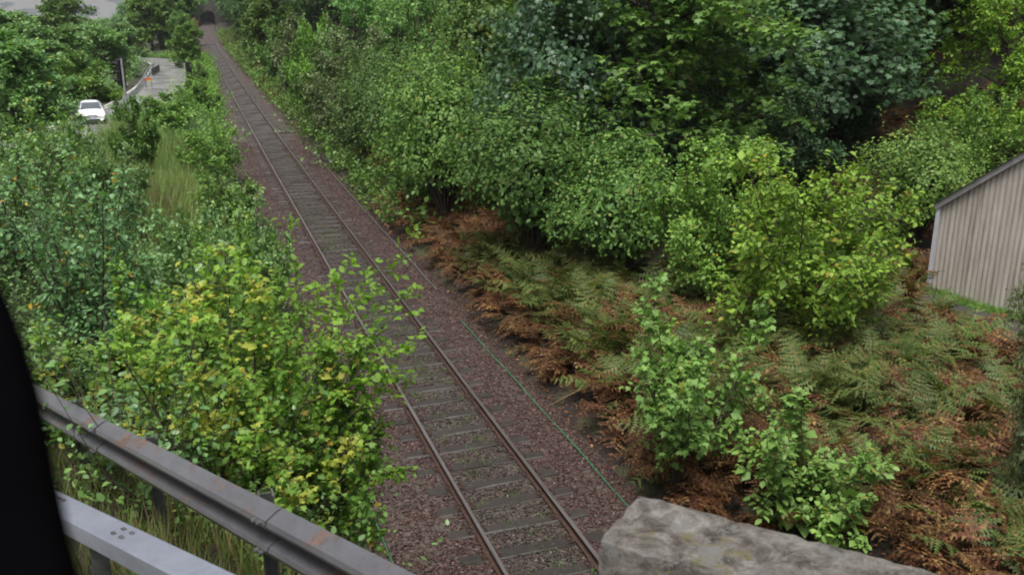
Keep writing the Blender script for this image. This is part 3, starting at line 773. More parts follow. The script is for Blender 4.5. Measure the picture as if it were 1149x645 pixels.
# old overbridge the line vanishes under
ybr = 428.0; xb = float(tx(ybr))
sb = empty('stone_overbridge', (xb, ybr, 0), 'dark arched overbridge where the railway vanishes into the trees', 'bridge')
def archwall(y0, y1):
    V = []; F = []; pts = [(-3.0, -1), (-3.0, 2.6)] + [(-3.0 * math.cos(t), 2.6 + 2.6 * math.sin(t)) for t in np.linspace(.2, math.pi - .2, 9)] + [(3.0, 2.6), (3.0, -1)]
    out = [(-14, -1), (-14, 2.6)] + [(-14 + 28 * k_ / 8, 8.2) for k_ in range(9)] + [(14, 2.6), (14, -1)]
    n = len(pts)
    for yv in (y0, y1):
        V += [(a_, yv, z_) for a_, z_ in pts] + [(a_, yv, z_) for a_, z_ in out]
    for k_ in range(n - 1):
        F += [(k_, k_ + 1, n + k_ + 1, n + k_), (2 * n + k_, 3 * n + k_, 3 * n + k_ + 1, 2 * n + k_ + 1), (k_, 2 * n + k_, 2 * n + k_ + 1, k_ + 1), (n + k_, n + k_ + 1, 3 * n + k_ + 1, 3 * n + k_)]
    return mesh_py('arch_wall', V, F, [M_oldstone])
link('arch_wall', archwall(0, 60), sb)
mb = MB(); mb.box((0, 60.3, 3), (28, .5, 10)); ob(mb, 'light_block_wall', M_oldstone, sb)  # added wall shuts out daylight so the arch opening stays dark
mb = MB(); mb.box((0, .2, 8.7), (28, .5, 1.0)); ob(mb, 'parapet_wall', M_oldstone, sb)

# ------------------------------------------------------------------ vehicle window surround (left edge)
edge = [(-70, 250), (-30, 285), (2, 330), (24, 385), (40, 440), (51, 495), (62, 550), (74, 605), (87, 655), (96, 690)]
Zp = .42
pts = [at(px - 2, py, Zp) for px, py in edge]
V = []; F = []; npf = 8
for k_, p in enumerate(pts):
    d = pts[min(k_ + 1, len(pts) - 1)] - pts[max(k_ - 1, 0)]; d /= np.linalg.norm(d)
    inw = np.cross(d, _F); inw /= np.linalg.norm(inw)
    if inw @ _R < 0: inw = -inw
    for (a_, z_) in ((-.16, -.012), (-.012, -.014), (-.004, -.010), (0, -.004), (0, .006), (-.004, .014), (-.014, .02), (-.16, .02)):
        V.append(p + inw * a_ + _F * z_)
for k_ in range(len(pts) - 1):
    for q in range(npf): F.append((k_ * npf + q, k_ * npf + (q + 1) % npf, (k_ + 1) * npf + (q + 1) % npf, (k_ + 1) * npf + q))
F += [tuple(range(npf)), tuple(range((len(pts) - 1) * npf, len(pts) * npf))[::-1]]
link('window_surround', mesh_py('window_surround', V, F, [M_rubber], True), None, 'black rubber edge of the vehicle window at the far left', 'window frame')
#PLANTS
# ------------------------------------------------------------------ plants: growing shoots and hanging leaves on them
def unit(v): return v / (np.linalg.norm(v, axis=-1, keepdims=True) + 1e-9)
def poly(start, d, L, K, droop, wander, r):
    n = len(start); P = np.empty((n, K, 3)); D = np.empty((n, K, 3)); P[:, 0] = start; d = unit(d); D[:, 0] = d
    for k in range(1, K):
        d = unit(d + r.normal(0, wander, (n, 3)) + np.array([0, 0, -1.0]) * droop)
        P[:, k] = P[:, k - 1] + d * (L / (K - 1))[:, None]; D[:, k] = d
    return P, D
def sample(P, D, t):
    """t (n,m) -> points and directions on each polyline"""
    n, K, _ = P.shape; f = np.clip(t, 0, .999) * (K - 1); i = f.astype(int); w = (f - i)[..., None]
    idx = np.arange(n)[:, None]
    return P[idx, i] * (1 - w) + P[idx, np.minimum(i + 1, K - 1)] * w, D[idx, np.minimum(i + 1, K - 1)]
def side_shoots(P, D, m, t0, t1, ang, r, jit=.25, flat=0.0, up=0.0):
    n = len(P); t = t0 + (t1 - t0) * (np.arange(m)[None] + r.uniform(0, 1, (n, m))) / m
    p, d = sample(P, D, t)
    q = r.normal(size=(n, m, 3)); q[..., 2] *= (1 - flat); q = unit(q - (q * d).sum(-1, keepdims=True) * d)
    a = ang + r.normal(0, jit, (n, m, 1))
    nd = d * np.cos(a) + q * np.sin(a); nd[..., 2] += up
    return p.reshape(-1, 3), unit(nd.reshape(-1, 3)), t.reshape(-1)
def tubes(P, r0, r1, S=5):
    n, K, _ = P.shape; rad = r0[:, None] + (r1 - r0)[:, None] * np.linspace(0, 1, K)[None]
    D = unit(np.gradient(P, axis=1)); a = np.cross(D, np.array([.31, .77, .55])); a = unit(a); b_ = np.cross(D, a)
    th = np.arange(S) * 2 * np.pi / S
    V = P[:, :, None] + rad[:, :, None, None] * (a[:, :, None] * np.cos(th)[:, None] + b_[:, :, None] * np.sin(th)[:, None])
    base = (np.arange(n) * K * S)[:, None, None] + (np.arange(K - 1) * S)[None, :, None]; k = np.arange(S)[None, None]
    k2 = (k + 1) % S
    T = np.stack([base + k, base + k2, base + S + k2, base + S + k], -1).reshape(-1, 4)
    return V.reshape(-1, 3), T
LEAF = {
 'far': (np.array([(0, 0, 0), (.5, .36, .10), (1, 0, -.06), (.5, -.36, .10)], float), np.array([(0, 2, 1), (0, 3, 2)])),
 'ovate': (np.array([(0, 0, 0), (.28, .30, .07), (.68, .27, .05), (1, 0, -.10), (.68, -.27, .05), (.28, -.30, .07), (.5, 0, 0)], float),
           np.array([(0, 6, 1), (1, 6, 2), (2, 6, 3), (3, 6, 4), (4, 6, 5), (5, 6, 0)])),
 'narrow': (np.array([(0, 0, 0), (.4, .17, .05), (1, 0, -.08), (.4, -.17, .05)], float), np.array([(0, 2, 1), (0, 3, 2)])),
 'lobed': (np.array([(0, 0, 0), (.10, .30, .02), (.02, .52, -.06), (.38, .34, .05), (.56, .56, -.06), (.66, .22, .04), (1.02, 0, -.12), (.66, -.22, .04), (.56, -.56, -.06), (.38, -.34, .05), (.02, -.52, -.06), (.10, -.30, .02), (.36, 0, 0)], float),
           np.array([(12, k, k + 1) for k in range(11)] + [(12, 11, 0)])[:, [0, 2, 1]]),
}
LEAF['lobed5'] = (LEAF['lobed'][0], LEAF['lobed'][1])
def leaves(P, axis_d, nrm, size, tmpl):
    Tv, Tf = LEAF[tmpl]; n = len(P)
    x = unit(axis_d); z = unit(nrm - (nrm * x).sum(-1, keepdims=True) * x); y = np.cross(z, x)
    V = P[:, None] + size[:, None, None] * (Tv[None, :, :1] * x[:, None] + Tv[None, :, 1:2] * y[:, None] + Tv[None, :, 2:] * z[:, None])
    T = (Tf[None] + (np.arange(n) * len(Tv))[:, None, None]).reshape(-1, 3)
    return V.reshape(-1, 3), T
def leaf_on(P, D, m, t0, t1, size, r, tmpl, tilt=.45, droop=.25, along=.45):
    n = len(P); t = t0 + (t1 - t0) * (np.arange(m)[None] + r.uniform(.1, .9, (n, m))) / m
    p, d = sample(P, D, t); p = p.reshape(-1, 3); d = d.reshape(-1, 3); N_ = len(p)
    q = r.normal(size=(N_, 3)); q[:, 2] *= .35; q = unit(q - (q * d).sum(-1, keepdims=True) * d)
    ax = unit(d * along + q * .9 + np.array([0, 0, -1.0]) * (droop + r.normal(0, .2, (N_, 1))))
    nr = np.array([0, 0, 1.0]) + r.normal(0, tilt, (N_, 3)) + q * .3
    p = p + q * .25 * size
    s = size * r.uniform(.45, 1.3, N_)
    return leaves(p, ax, nr, s, tmpl)
PROTO = {}
def fit(levels, W, H):
    allp = np.concatenate([l[0].reshape(-1, 3) for l in levels[1:]] or [levels[0][0].reshape(-1, 3)])
    top = np.percentile(allp[:, 2], 99.3); rad = np.percentile(np.hypot(allp[:, 0], allp[:, 1]), 96)
    s = np.array([W / 2 / rad, W / 2 / rad, H / top])
    for l in levels: l[0] = l[0] * s; l[1] = unit(l[1] * s)
def store(key, W, H, wood, leafs):
    wv, wt, o = [], [], 0
    for v, t in wood: wv.append(v); wt.append(t + o); o += len(v)
    lv, lt, o = [], [], 0
    for v, t in leafs: lv.append(v); lt.append(t + o); o += len(v)
    PROTO[key] = (W, H, mesh_np(key + '_wood', np.concatenate(wv), np.concatenate(wt), [M_bark], True), mesh_np(key + '_leaves', np.concatenate(lv), np.concatenate(lt), [LM['mid']]))
def shrub(key, seed, W, H, stems, n1, n2, nl, leaf, tmpl, spread=.55, droop=.03, flat=.35, tilt=.45, wander=.10, t0=.18, tw=.16, along=.45, ldroop=.25):
    r = np.random.default_rng(seed)
    az = np.arange(stems) * 2.399 + r.normal(0, .3, stems); ti = spread * np.sqrt((np.arange(stems) + .4) / stems) * r.uniform(.75, 1.2, stems)
    d = np.stack([np.cos(az) * np.sin(ti), np.sin(az) * np.sin(ti), np.cos(ti)], 1)
    st = np.stack([np.cos(az) * .05 * W, np.sin(az) * .05 * W, -.05 + 0 * az], 1) * r.uniform(.2, 1, (stems, 1))
    L = H * r.uniform(.72, 1.12, stems)
    P0, D0 = poly(st, d, L, 9, droop, wander * .6, r)
    s1, d1, t1 = side_shoots(P0, D0, n1, t0, 1, .85, r, flat=flat, up=.12)
    P1, D1 = poly(s1, d1, H * .34 * (1.15 - .75 * t1) * r.uniform(.6, 1.25, len(s1)), 6, droop * 1.5, wander, r)
    s2, d2, t2 = side_shoots(P1, D1, n2, .15, 1, .8, r, flat=flat)
    P2, D2 = poly(s2, d2, H * tw * (1.2 - .6 * t2) * r.uniform(.5, 1.3, len(s2)), 4, droop * 2.5, wander, r)
    lv = [[P0, D0], [P1, D1], [P2, D2]]; fit(lv, W, H)
    rr = .012 * H * .55
    wood = [tubes(P0 if False else lv[0][0], np.full(stems, rr), np.full(stems, rr * .25), 6), tubes(lv[1][0], np.full(len(P1), rr * .4), np.full(len(P1), rr * .12), 4), tubes(lv[2][0], np.full(len(P2), rr * .16), np.full(len(P2), rr * .06), 3)]
    lf = [leaf_on(lv[2][0], lv[2][1], nl, .1, 1.03, leaf, r, tmpl, tilt, ldroop, along), leaf_on(lv[1][0], lv[1][1], nl + 2, .3, 1.03, leaf, r, tmpl, tilt, ldroop, along), leaf_on(lv[0][0], lv[0][1], nl + 4, .55, 1.02, leaf, r, tmpl, tilt, ldroop, along)]
    light_blockers = leaf_on(lv[1][0], lv[1][1], max(3, nl - 2), .0, .75, leaf * 1.9, r, 'far', .5, .3, .5); lf.append(light_blockers)  # oversized leaves added inside the shrub to block light
    store(key, W, H, wood, lf)
def tree(key, seed, W, H, n1, n2, n3, nl, leaf, tmpl, clear=.18, tilt=.4, limb_ang=1.15, droop=.02, flat=.45, ldroop=.35):
    r = np.random.default_rng(seed)
    P0, D0 = poly(np.array([[0, 0, -.2]]), np.array([[0, 0, 1.0]]), np.array([H * .92]), 12, -.03, .05, r)
    s1, d1, t1 = side_shoots(P0, D0, n1, clear, 1, limb_ang, r, flat=.2, up=.15)
    tt = (t1 - clear) / (1 - clear); prof = np.sqrt(np.clip(1 - ((tt - .35) / .72) ** 2, .08, 1))
    P1, D1 = poly(s1, d1, W * .5 * prof * r.uniform(.7, 1.15, len(s1)), 8, droop, .12, r)
    s2, d2, t2 = side_shoots(P1, D1, n2, .2, 1, .85, r, flat=flat)
    P2, D2 = poly(s2, d2, W * .20 * (1.15 - .6 * t2) * r.uniform(.5, 1.3, len(s2)), 5, droop + .03, .14, r)
    s3, d3, t3 = side_shoots(P2, D2, n3, .2, 1, .8, r, flat=flat)
    P3, D3 = poly(s3, d3, W * .06 * r.uniform(.5, 1.4, len(s3)), 3, droop + .06, .15, r)
    lv = [[P0, D0], [P1, D1], [P2, D2], [P3, D3]]; fit(lv, W, H)
    rr = H * .018
    wood = [tubes(lv[0][0], np.array([rr]), np.array([rr * .2]), 8), tubes(lv[1][0], np.full(len(P1), rr * .38), np.full(len(P1), rr * .08), 5), tubes(lv[2][0], np.full(len(P2), rr * .10), np.full(len(P2), rr * .03), 3)]
    lf = [leaf_on(lv[3][0], lv[3][1], nl, .15, 1.05, leaf, r, tmpl, tilt, ldroop), leaf_on(lv[2][0], lv[2][1], nl, .5, 1.05, leaf, r, tmpl, tilt, ldroop), leaf_on(lv[2][0], lv[2][1], 3, 0, .7, leaf * 2.0, r, 'far', .5, .3), leaf_on(lv[1][0], lv[1][1], 8, .05, .7, leaf * 2.4, r, 'far', .5, .3)]  # oversized far-type leaves added inside to stop light passing through
    store(key, W, H, wood, lf)

def dome(key, seed, W, H, nb, per, leaf, tmpl, zc=.50, lump=.17, stems=9, low=.35):
    """full rounded crown: boughs reach the outside of a dome, each ends in a leafy lump"""
    r = np.random.default_rng(seed)
    k = np.arange(nb) + .5; ph = np.arccos(1 - k / nb * (1 + low)); th = k * 2.39996 + r.normal(0, .25, nb)
    u = np.stack([np.cos(th) * np.sin(ph), np.sin(th) * np.sin(ph), np.cos(ph)], 1)
    rad = np.array([W * .5, W * .5, H * (1 - zc)]) * (1 - lump * .9); sh = r.uniform(.58, 1.08, (nb, 1))
    c = np.array([0, 0, H * zc]) + u * rad * sh; c[:, 2] = np.maximum(c[:, 2], .06 * H)
    K = 6; st = np.zeros((nb, 3)); st[:, :2] = r.normal(0, .03 * W, (nb, 2)); st[:, 2] = -.05; t = np.linspace(0, 1, K)
    P = st[:, None] * (1 - t)[None, :, None] + c[:, None] * t[None, :, None]; P[:, :, 2] += (np.sin(t * np.pi) * .10 * H)[None]; P[:, :, :2] *= (.35 + .65 * t)[None, :, None] ** .6
    P[:, -1] = c
    nl = per; rl = W * lump * r.uniform(.7, 1.25, (nb, 1, 1)); v = unit(r.normal(size=(nb, nl, 3))) * (r.random((nb, nl, 1)) ** .5) * r.uniform(.7, 1.25, (nb, 1, 1))
    v = v + u[:, None] * .25; pos = c[:, None] + v * rl * np.array([1, 1, .62]); out = unit(v * .9 + u[:, None] * .5 + np.array([0, 0, .55]))
    pos = pos.reshape(-1, 3); out = out.reshape(-1, 3); n = len(pos)
    ax = unit(np.cross(out, r.normal(size=(n, 3))) + out * .35 - np.array([0, 0, .25])); nr = out + r.normal(0, .38, (n, 3))
    L1 = leaves(pos, ax, nr, leaf * r.uniform(.5, 1.25, n), tmpl)
    m = nb * 26; iv = unit(r.normal(size=(m, 3))) * (r.random((m, 1)) ** .4); ip = np.array([0, 0, H * zc]) + iv * rad * .72; ip[:, 2] = np.maximum(ip[:, 2], .05 * H)
    L2 = leaves(ip, r.normal(size=(m, 3)), iv + np.array([0, 0, .8]), np.full(m, leaf * 2.2), 'far')
    rr = H * .008
    ss = np.repeat(c, 4, 0) + r.normal(0, W * lump * .45, (nb * 4, 3)) * np.array([1, 1, .5]); sd_ = unit(np.repeat(u, 4, 0) + r.normal(0, .45, (nb * 4, 3)) + np.array([0, 0, .45]))
    Ps, Ds = poly(ss, sd_, W * .16 * r.uniform(.4, 1.25, nb * 4), 5, .05, .08, r)
    L3 = leaf_on(Ps, Ds, 11, .15, 1.03, leaf, r, tmpl, .35, .2, .5)
    store(key, W, H, [tubes(P, np.full(nb, rr), np.full(nb, rr * .2), 5), tubes(Ps, np.full(nb * 4, rr * .18), np.full(nb * 4, rr * .06), 3)], [L1, L2, L3])
dome('dome', 91, 6.0, 6.5, 58, 100, .16, 'ovate')
dome('dome2', 92, 6.0, 6.0, 50, 100, .15, 'ovate', lump=.19)
dome('dome_big', 93, 9.0, 11.0, 80, 80, .24, 'lobed', zc=.48, lump=.15)
shrub('hazel_small', 11, 2.4, 2.2, 11, 7, 5, 6, .115, 'ovate', spread=.95, flat=.6, tilt=.3, t0=.06)
shrub('sapling', 12, 2.7, 3.2, 6, 11, 6, 6, .105, 'lobed', spread=.6, flat=.5, tilt=.35, t0=.30)
shrub('hazel_big', 13, 5.2, 4.6, 18, 11, 8, 8, .135, 'ovate', spread=.9, flat=.5, tilt=.4, t0=.05)
shrub('hazel_big2', 14, 5.0, 5.0, 17, 11, 8, 8, .135, 'ovate', spread=.85, flat=.4, tilt=.45, t0=.05)
shrub('alder', 15, 6.0, 7.0, 16, 14, 8, 8, .16, 'ovate', spread=.75, flat=.3, t0=.03)
shrub('maple', 16, 2.9, 3.9, 15, 11, 8, 7, .080, 'lobed', spread=.8, flat=.55, tilt=.35, t0=.08)
shrub('maple2', 36, 2.2, 3.4, 13, 10, 8, 7, .075, 'lobed', spread=.75, flat=.5, tilt=.4, t0=.05)
shrub('birchling', 18, 2.6, 3.8, 9, 12, 7, 7, .085, 'ovate', spread=.6, flat=.2, tilt=.6, ldroop=.5, t0=.1)
shrub('scrub', 19, 3.2, 2.6, 15, 9, 6, 7, .11, 'ovate', spread=.95, flat=.3, tilt=.5, t0=.04)
shrub('scrub2', 20, 3.4, 3.0, 14, 9, 7, 7, .125, 'ovate', spread=.9, flat=.3, tilt=.5, t0=.04)
shrub('rowanling', 21, 1.9, 3.4, 4, 14, 8, 10, .06, 'narrow', spread=.35, flat=.6, tilt=.3, along=.9)
shrub('willow', 22, 2.8, 4.2, 14, 11, 8, 10, .10, 'narrow', spread=.6, flat=.1, tilt=.7, along=.9, t0=.05)
shrub('bush_far', 23, 6.0, 5.0, 14, 10, 7, 7, .26, 'far', spread=.9, flat=.3, tilt=.5, t0=.04)
tree('sycamore', 31, 14.0, 15.0, 36, 12, 6, 7, .25, 'lobed', clear=.10, tilt=.24, droop=.035, flat=.85)
tree('broadleaf', 32, 8.5, 11.0, 32, 11, 6, 7, .20, 'ovate', clear=.06, flat=.75, tilt=.3)
tree('ash', 33, 7.5, 11.0, 32, 11, 7, 9, .17, 'narrow', clear=.08, limb_ang=.9, ldroop=.4)
tree('far_tree', 34, 9.0, 11.0, 28, 9, 6, 7, .40, 'far', clear=.04)
tree('far_tree2', 35, 8.0, 12.0, 28, 9, 6, 7, .38, 'far', clear=.04, limb_ang=.95)

PLANT_N = [0]
def plant(key, name, label, mat, px, py, wpx, hpx, Z, cat='shrub', group=None, base=None, rot=None, lean=None):
    W, H, wm, lm = PROTO[key]
    C = at(px, py, Z); w = wpx * Z / FPX; hh = hpx * Z / FPX
    if base is not None:
        bx_, by_ = base[:2]
    else: bx_, by_ = C[0], C[1]
    bz = float(hgt(bx_, by_)) - .04
    h = C[2] + hh / 2 - bz
    PLANT_N[0] += 1
    ang = rot if rot is not None else (PLANT_N[0] * 2.399) % 6.283
    o = empty(name, (bx_, by_, bz), label, cat, group, (0, 0, ang), (w / W, w / W, h / H))
    if lean: o.rotation_euler = (lean[0], lean[1], ang)
    t = link('trunk' if cat == 'tree' else 'stems', wm, o)
    c = link('crown' if cat == 'tree' else 'foliage', lm, o)
    c.material_slots[0].link = 'OBJECT'; c.material_slots[0].material = LM[mat]
    return o

G_ROW = 'bushes and trees along the right of the railway'
G_LEFT = 'scrub between the railway and the road'
G_FAR = 'trees left of the road'
# --- right of the line, near to far
plant('hazel_small', 'hazel_shrub', 'small bright green shrub among bracken just above the stone parapet', 'bright', 925, 514, 175, 145, 15.2, base=on(912, 588, .3))
plant('sapling', 'broadleaf_sapling', 'bright green sapling on the bracken bank by the green cable', 'bright', 768, 408, 182, 200, 17.0, base=on(765, 535, .2))
plant('hazel_big', 'hazel_shrub', 'large yellow-green bush left of the shed', 'hazel_yel', 905, 285, 245, 215, 22.6)
plant('hazel_big2', 'hazel_shrub', 'mid green bush with yellow tips between the large sycamore and the bracken', 'hazel', 800, 235, 165, 150, 26.0, group=G_ROW)
plant('dome2', 'hazel_shrub', 'dark green bush right above the green and brown bracken', 'syc_dark', 700, 235, 170, 155, 27.5, group=G_ROW)
plant('dome', 'hazel_shrub', 'rounded bush overhanging the rusty bracken at the ballast edge', 'mid', 590, 205, 190, 220, 30.0, group=G_ROW, base=(5.6, 27.6))
plant('dome', 'alder_bush', 'tall dense bush beside the line left of the rounded one', 'mid', 500, 150, 150, 190, 35.5, group=G_ROW)
plant('dome2', 'alder_bush', 'dense dull green bush overhanging the white stones by the cable', 'alder', 430, 135, 135, 180, 43, group=G_ROW, base=(5.0, 42))
plant('hazel_big2', 'hazel_shrub', 'pale leaved bush on the right of the line past the dull green ones', 'olive', 372, 100, 100, 140, 55, group=G_ROW, base=(4.8, 54))
plant('bush_far', 'bush', 'yellowish green bush at the right of the line, halfway to the vanishing point', 'hazel', 335, 80, 75, 110, 69, group=G_ROW, base=(4.9, 69))
plant('bush_far', 'bush', 'olive brown bush low beside the distant rails', 'olive', 302, 62, 55, 80, 88, group=G_ROW, base=(5.0, 90))
plant('far_tree', 'broadleaf_tree', 'rounded yellow-green tree beside the distant rails', 'hazel', 268, 40, 46, 60, 125, 'tree', G_ROW, base=(7.6, 128))
plant('far_tree2', 'broadleaf_tree', 'dark tree right of the rounded yellow-green tree', 'mid', 300, 25, 60, 70, 120, 'tree', G_ROW)
plant('far_tree', 'broadleaf_tree', 'small far tree close to the right rail near the overbridge', 'mid', 250, 28, 26, 42, 205, 'tree', G_ROW, base=(8.2, 210))
plant('far_tree2', 'broadleaf_tree', 'farthest tree leaning over the right side of the line', 'alder', 243, 14, 24, 44, 310, 'tree', G_ROW, base=(12.5, 315))
plant('hazel_big', 'hazel_shrub', 'low bush at the ballast edge between the two dull green ones', 'mid', 460, 190, 80, 80, 39, group=G_ROW, base=(4.5, 37.5))
plant('alder', 'alder_bush', 'leaning bush over the ballast past the white stones', 'alder', 398, 120, 90, 120, 50, group=G_ROW, base=(4.6, 49.5))
plant('bush_far', 'bush', 'dusky bush on the right verge behind the pale leaved one', 'alder', 350, 95, 70, 95, 62, group=G_ROW, base=(4.4, 62))
plant('bush_far', 'bush', 'green bush just before the olive brown one', 'mid', 318, 82, 56, 80, 78, group=G_ROW, base=(4.6, 79))
plant('bush_far', 'bush', 'shaded bush on the right verge beyond the olive brown one', 'alder', 288, 58, 46, 66, 104, group=G_ROW, base=(5.0, 105))
plant('far_tree', 'broadleaf_tree', 'tree right of the distant rails between the yellow-green and the farthest ones', 'alder', 260, 40, 32, 52, 160, 'tree', G_ROW, base=(7.2, 163))
plant('ash', 'ash_tree', 'light green feathery tree behind the trackside bushes', 'ash', 470, 30, 130, 130, 48, 'tree', G_ROW)
plant('broadleaf', 'broadleaf_tree', 'pale green tree at the top edge left of the feathery one', 'ash', 395, 55, 95, 120, 62, 'tree', G_ROW)
plant('dome_big', 'broadleaf_tree', 'glossy blue-green tree left of the large sycamore', 'syc_blue', 640, 95, 200, 260, 33, 'tree', G_ROW)
plant('dome_big', 'broadleaf_tree', 'mid green tree above the tall dense bush', 'mid', 550, 60, 140, 190, 43, 'tree', G_ROW)
plant('sycamore', 'sycamore_tree', 'huge dark sycamore at top centre with layered drooping boughs', 'syc', 760, 55, 390, 330, 32.5, 'tree')
plant('dome_big', 'sycamore_tree', 'glossy sycamore bough mass reaching out toward the shed roof', 'syc_blue', 900, 70, 270, 260, 37.5, 'tree')
plant('dome2', 'hazel_shrub', 'mid green bush at the foot of the hillside beside the shed corner', 'mid', 1035, 200, 150, 130, 31)
plant('broadleaf', 'broadleaf_tree', 'yellow-green tree above the shed roof', 'hazel_yel', 1120, 85, 150, 200, 38, 'tree')
plant('hazel_big2', 'hazel_shrub', 'yellowish shrub behind the shed eave', 'hazel', 1095, 150, 120, 90, 35)
plant('willow', 'willow_shrub', 'blurred grey-olive willow shrub at the right edge before the shed', 'olive', 1188, 380, 110, 270, 14.5)
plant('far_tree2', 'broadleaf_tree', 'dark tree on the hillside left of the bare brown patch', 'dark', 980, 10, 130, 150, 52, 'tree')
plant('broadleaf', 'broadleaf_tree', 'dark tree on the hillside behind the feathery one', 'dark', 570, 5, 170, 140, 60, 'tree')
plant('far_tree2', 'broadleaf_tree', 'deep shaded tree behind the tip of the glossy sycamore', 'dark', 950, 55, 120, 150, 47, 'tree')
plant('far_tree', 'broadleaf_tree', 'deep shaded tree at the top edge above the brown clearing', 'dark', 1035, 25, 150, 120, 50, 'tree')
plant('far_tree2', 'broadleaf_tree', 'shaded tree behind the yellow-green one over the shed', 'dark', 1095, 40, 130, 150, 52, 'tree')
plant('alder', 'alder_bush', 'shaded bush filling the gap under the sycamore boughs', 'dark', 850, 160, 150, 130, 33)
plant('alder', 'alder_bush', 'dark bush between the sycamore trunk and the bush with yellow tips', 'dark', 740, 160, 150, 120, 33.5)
for px_, py_, w_, h_, Z_, lb in ((945, 120, 110, 110, 39.5, 'shade-darkened thicket below the tip of the glossy sycamore'), (985, 60, 110, 120, 43, 'shade-darkened thicket left of the thick dark trunk'), (900, 165, 110, 90, 34, 'shaded thicket behind the large yellow-green bush'), (1040, 70, 90, 90, 46, 'shade-darkened thicket at the foot of the thick dark trunk')):
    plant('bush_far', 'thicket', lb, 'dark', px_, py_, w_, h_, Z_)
# --- between the line and the road
plant('maple', 'field_maple', 'near bushy maple turning yellow beside the crash barrier', 'maple', 265, 450, 270, 300, 9.4, base=at(270, 600, 9.7)[:2])
plant('maple2', 'field_maple', 'green maple bush between the yellowing one and the left green cable', 'maple_green', 365, 500, 190, 290, 10.4, base=at(350, 600, 10.4)[:2])
def shoots(name, label, mat, base, tracks, leaf, seed):
    """a sapling of long arching shoots, each given as points it passes through"""
    r = np.random.default_rng(seed); bz = float(hgt(base[0], base[1])) - .05; o3 = np.array([base[0], base[1], bz])
    root = empty(name, o3, label, 'shrub'); P = []
    for tr in tracks:
        pts = np.array([[0, 0, 0]] + [np.asarray(q) - o3 for q in tr]); k = np.arange(len(pts)); f = np.linspace(0, len(pts) - 1, 14)
        c = np.stack([np.interp(f, k, pts[:, j]) for j in range(3)], 1)
        for _ in range(2): c[1:-1] = (c[:-2] + 2 * c[1:-1] + c[2:]) / 4
        P.append(c)
    P = np.array(P); D = unit(np.gradient(P, axis=1))
    s1, d1, t1 = side_shoots(P, D, 14, .34, .98, .75, r, flat=.6)
    P1, D1 = poly(s1, d1, .42 * (1.25 - t1 * .8) * r.uniform(.5, 1.3, len(s1)), 4, .04, .08, r)
    a1, b1 = tubes(P, np.full(len(P), .012), np.full(len(P), .002), 5); a2, b2 = tubes(P1, np.full(len(P1), .003), np.full(len(P1), .001), 3)
    link('stems', mesh_np('stems', np.concatenate([a1, a2]), np.concatenate([b1, b2 + len(a1)]), [M_twig], True), root)
    v1, f1 = leaf_on(P1, D1, 8, .1, 1.05, leaf, r, 'ovate', .3, .15, .6); v2, f2 = leaf_on(P, D, 22, .45, 1.02, leaf, r, 'ovate', .3, .15, .6)
    link('foliage', mesh_np('foliage', np.concatenate([v1, v2]), np.concatenate([f1, f2 + len(v1)]), [LM[mat]]), root)
shoots('leafy_sapling', 'thin lime-green shoots arching over the left rail', 'lime', at(335, 600, 10.3)[:2],
       [[at(345, 470, 10.2), at(390, 350, 10.2), at(462, 262, 10.4)], [at(360, 480, 10.2), at(410, 390, 10.2), at(472, 322, 10.3)], [at(360, 480, 10.0), at(410, 410, 10.0), at(470, 380, 10.0)],
        [at(330, 460, 10.4), at(335, 350, 10.5), at(325, 240, 10.6)], [at(340, 470, 10.2), at(365, 360, 10.3), at(395, 290, 10.4)], [at(360, 500, 10), at(410, 450, 10), at(462, 425, 10.1)],
        [at(370, 540, 10.1), at(420, 530, 10.1), at(450, 525, 10.2)], [at(330, 450, 10.2), at(300, 340, 10.3), at(265, 285, 10.4)], [at(345, 480, 10.1), at(380, 400, 10.1), at(430, 350, 10.2)], [at(345, 470, 10.3), at(370, 370, 10.4), at(425, 300, 10.5)], [at(350, 480, 9.9), at(395, 430, 9.9), at(440, 408, 9.9)], [at(340, 460, 10.4), at(345, 380, 10.5), at(360, 320, 10.6)]], .088, 81)
plant('birchling', 'birch_sapling', 'birch sapling with orange-yellow leaves left of the maple', 'birch', 95, 300, 180, 240, 14.0)
plant('scrub', 'bramble_shrub', 'wet blue-green shrub beside the maple, away from the rails', 'left_blue', 190, 320, 150, 130, 16.0)
plant('scrub', 'bramble_shrub', 'leafy shrub behind the left end of the crash barrier', 'left', 70, 430, 150, 110, 11.5)
plant('rowanling', 'rowan_sapling', 'upright feathery sapling standing above the left scrub', 'left_blue', 118, 245, 75, 170, 18.5)
plant('birchling', 'birch_sapling', 'leafy sapling cut by the left edge of the picture', 'left', 15, 250, 140, 190, 17.0)
plant('scrub2', 'bramble_shrub', 'low green shrub beside the line below the bright one', 'left', 225, 275, 120, 80, 23.0)
plant('hazel_small', 'hazel_shrub', 'bright round bush at the left edge of the ballast', 'bright', 250, 208, 82, 62, 36.5, base=(-3.4, 37))
plant('scrub2', 'bramble_shrub', 'dark leafy shrub on the slope left of the feathery sapling', 'bramble', 45, 170, 120, 90, 26)
plant('scrub2', 'bramble_shrub', 'grey-green shrub in front of the white car', 'left_blue', 62, 164, 80, 40, 38, base=at(60, 160, 38)[:2])
plant('scrub', 'bramble_shrub', 'lime green bush beside the ballast, above the bright round one', 'hazel', 215, 160, 70, 50, 47, base=(-3.9, 48))
plant('bush_far', 'bush', 'bright bush between the car and the rails', 'bright', 178, 128, 90, 42, 58, group=G_LEFT)
plant('bush_far', 'bush', 'round bush hiding the right verge of the road', 'mid', 214, 114, 48, 44, 72, group=G_LEFT, base=(-4.0, 76))
plant('bush_far', 'bush', 'dark bush by the ballast under the small far signal', 'alder', 228, 92, 26, 40, 92, group=G_LEFT, base=(-3.1, 99))
